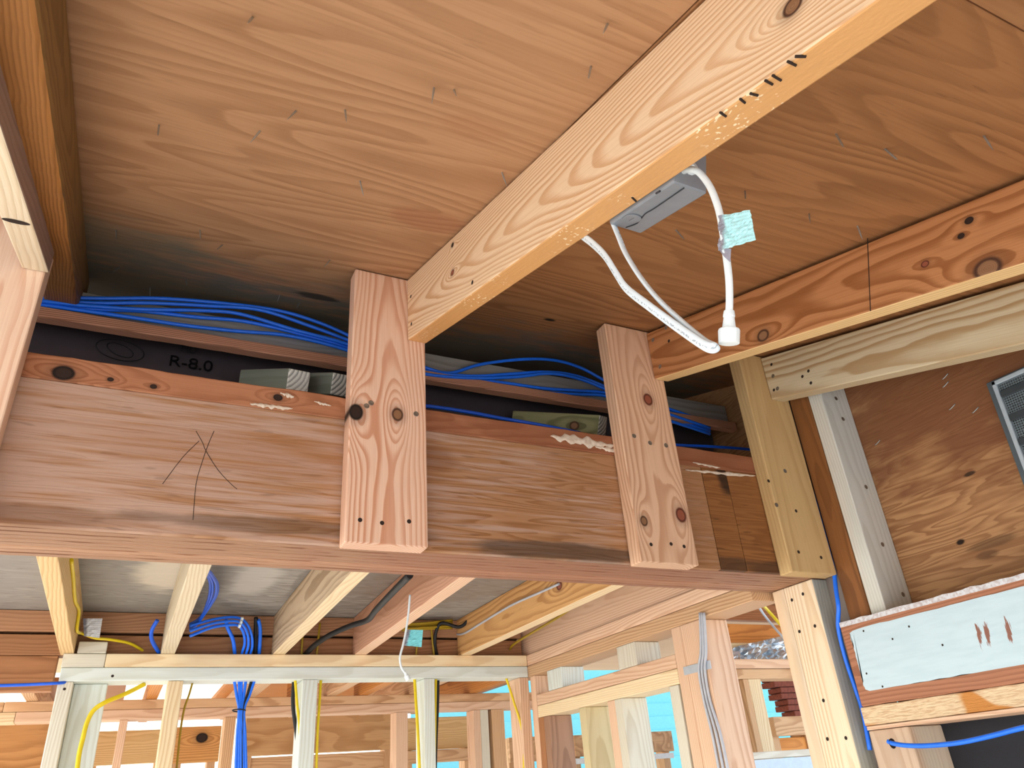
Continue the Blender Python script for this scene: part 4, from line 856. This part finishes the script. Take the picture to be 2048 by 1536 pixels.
# outside: neighbour's pale blue siding
nh = empty('neighbour_house', (6, 8, -1.75), 'neighbouring house wall with pale cyan horizontal siding', 'house')
sid = plain('cyan_siding', '4f9098', .75)
bm0 = None
for k in range(34):
    z = -1.6 + k * .145
    o = board('siding_board', Vector((8.2, 8.0 + (.0), z)), ((1, 0, 0), (0, math.cos(.16), math.sin(.16)), (0, -math.sin(.16), math.cos(.16))), (11.0, .016, .17), sid, nh, bev=0)
bb('wall', (2.8, 13.6), (8.02, 8.2), (-1.7, 3.4), 'x', M['whitebag'], nh, bev=0)
cw = empty('neighbour_house', (-2.5, 9, -1.75), 'cream rendered house far beyond, glimpsed between the two sets of plates', 'house')
bb('wall', (-6, 2.6), (9, 9.2), (-1.7, 3.0), 'x', plain('cream_render', 'f2e6c8', .8), cw, bev=0)
bb('roof', (-6.2, 2.7), (8.8, 9.4), (3.0, 3.15), 'x', M['brown'], cw, bev=.01)
# low sheathing and openings of the right hand rooms
far_board(1018, 1075, 1474, 1524, 4.6, ply('osb', 'd8b48c', 'b08a60', 14, 4, 5), 'tan sheathing panel under the first bright opening')
far_board(1148, 1350, 1466, 1508, 4.2, ply('osb2', 'd2ac84', 'a8805a', 14, 4, 5), 'tan sheathing panel seen between the partition studs')
far_board(1148, 1350, 1511, 1522, 4.15, M['whitebag'], 'white strip below the tan sheathing panel')
# right hand room behind the big stud
q = empty('partition_frame', (2.2, 2.6, -1.6), 'pale stud frame of the side room seen between the grey cables and the post', 'wall frame')
def rb(name, x0p, x1p, yt, yb_, Y, mat, th=.05, a='x', tilt=0.0):
    m1 = at((x0p + x1p) / 2, (yt + yb_) / 2, 'y', Y); A_ = at(x0p, (yt + yb_) / 2, 'y', Y); B2 = at(x1p, (yt + yb_) / 2, 'y', Y)
    zt, zl = at((x0p + x1p) / 2, yt, 'y', Y).z, at((x0p + x1p) / 2, yb_, 'y', Y).z
    return bb(name, (A_.x, B2.x), (Y, Y + th), (zl, zt), a, mat, q)
YR = 2.6
bb('top_plate', (at(1395, 1375, 'y', YR).x, 3.4), (YR, YR + .09), (at(1480, 1358, 'y', YR).z, at(1480, 1338, 'y', YR).z), 'x', M['tan'], q)
bb('top_plate', (at(1395, 1375, 'y', YR).x, 3.4), (YR - .001, YR + .09), (at(1480, 1337, 'y', YR).z, at(1480, 1318, 'y', YR).z), 'x', M['pink'], q)
zs = at(1480, 1358, 'y', YR).z - .0005
for (a, b, m) in ((1438, 1462, 'pale'), (1500, 1511, 'tan'), (1511, 1536, 'cream')):
    x0, x1 = at(a, 1430, 'y', YR).x, at(b, 1430, 'y', YR).x; bb('stud', (x0, x1), (YR, YR + .09), (-1.6, zs), 'zx', M[m], q)
for (yt, yb_, m, Y, lbl) in ((1198, 1240, 'brown', 2.9, 'brown joist high in the side room behind the post'), (1248, 1285, 'orange', 2.8, 'orange joist in the side room behind the post'), (1286, 1296, 'cream', 2.72, 'cream joist above the crumpled foil')):
    zt, zl = at(1480, yt, 'y', Y).z, at(1480, yb_, 'y', Y).z
    simple('side_joist', (at(1405, 1250, 'y', Y).x, 3.6), (Y, Y + .04), (zl, zt), 'x', M[m], lbl, 'joist')
# crumpled foil
cf = [at(1436, 1350, 'y', 2.695), at(1580, 1326, 'y', 2.695), at(1580, 1268, 'y', 2.695), at(1444, 1300, 'y', 2.695)]
fo = paper('foil_insulation', cf, M['foil'], None, .05, 26, 10, 9.0); tag(fo, 'crumpled silver foil insulation in the side room roof', 'insulation')
# brick chimney
ch = empty('brick_chimney', (at(1590, 1400, 'y', 3.3).x + .3, 3.4, -1.6), 'broken red brick masonry with a jagged edge behind the post', 'masonry')
bb('masonry_core', (at(1590, 1400, 'y', 3.3).x + .12, at(1590, 1400, 'y', 3.3).x + .8), (3.402, 3.52), (-1.6, at(1580, 1345, 'y', 3.3).z), 'x', plain('old_mortar', '8a7060', .95), ch, bev=.004)
brk = plain('red_brick', '8a4a38', .9, 0, .5, 60, '5c2c22'); mort = plain('mortar', 'b8a898', .95)
for i in range(9):
    y_ = 1338 + i * 12; xl = 1540 + max(0, i - 1) * 7 + (i % 2) * 6
    zt, zl = at(1580, y_, 'y', 3.3).z, at(1580, y_ + 11, 'y', 3.3).z; x = at(xl, y_, 'y', 3.3).x
    for k in range(4):
        w_ = .19; bb('brick', (x + k * .2, x + k * .2 + w_), (3.3 + .004 * (k % 2), 3.4), (zl, zt), 'x', brk, ch, bev=.003, seg=1)
far_board(1545, 1640, 1432, 1470, 2.9, M['tan'], 'tan horizontal board low in the side room behind the post')
far_board(1552, 1640, 1474, 1502, 2.95, M['orange'], 'orange brown panel below the tan board in the side room')
simple('ledge_board', (at(1462, 1510, 'y', 2.15).x, 2.6), (2.15, 2.25), (at(1500, 1520, 'y', 2.2).z, at(1500, 1506, 'y', 2.2).z), 'x', M['pale'], 'grey ledge board at the bottom between grey cables and post', 'board')
simple('pale_sheet', (at(1462, 1525, 'y', 2.15).x, 2.6), (2.15, 2.16), (-1.6, at(1500, 1521, 'y', 2.15).z), 'x', plain('white_sheet', 'c4d6ec', .5), 'pale blue white sheet at the bottom left of the post', 'board', bev=0)  # plain white sheet rather than insulation
far_board(1466, 1500, 1450, 1505, 3.2, plain('pink_stuff', 'a8847c', .8, 0, .6, 30, 'd8dde2'), 'mottled pink and white stored bundle low in the side room')

# ------------------------------------------------------------------ lift everything from eye level to world height
for o in S.objects:
    if o.parent is None: o.location.z += EYE
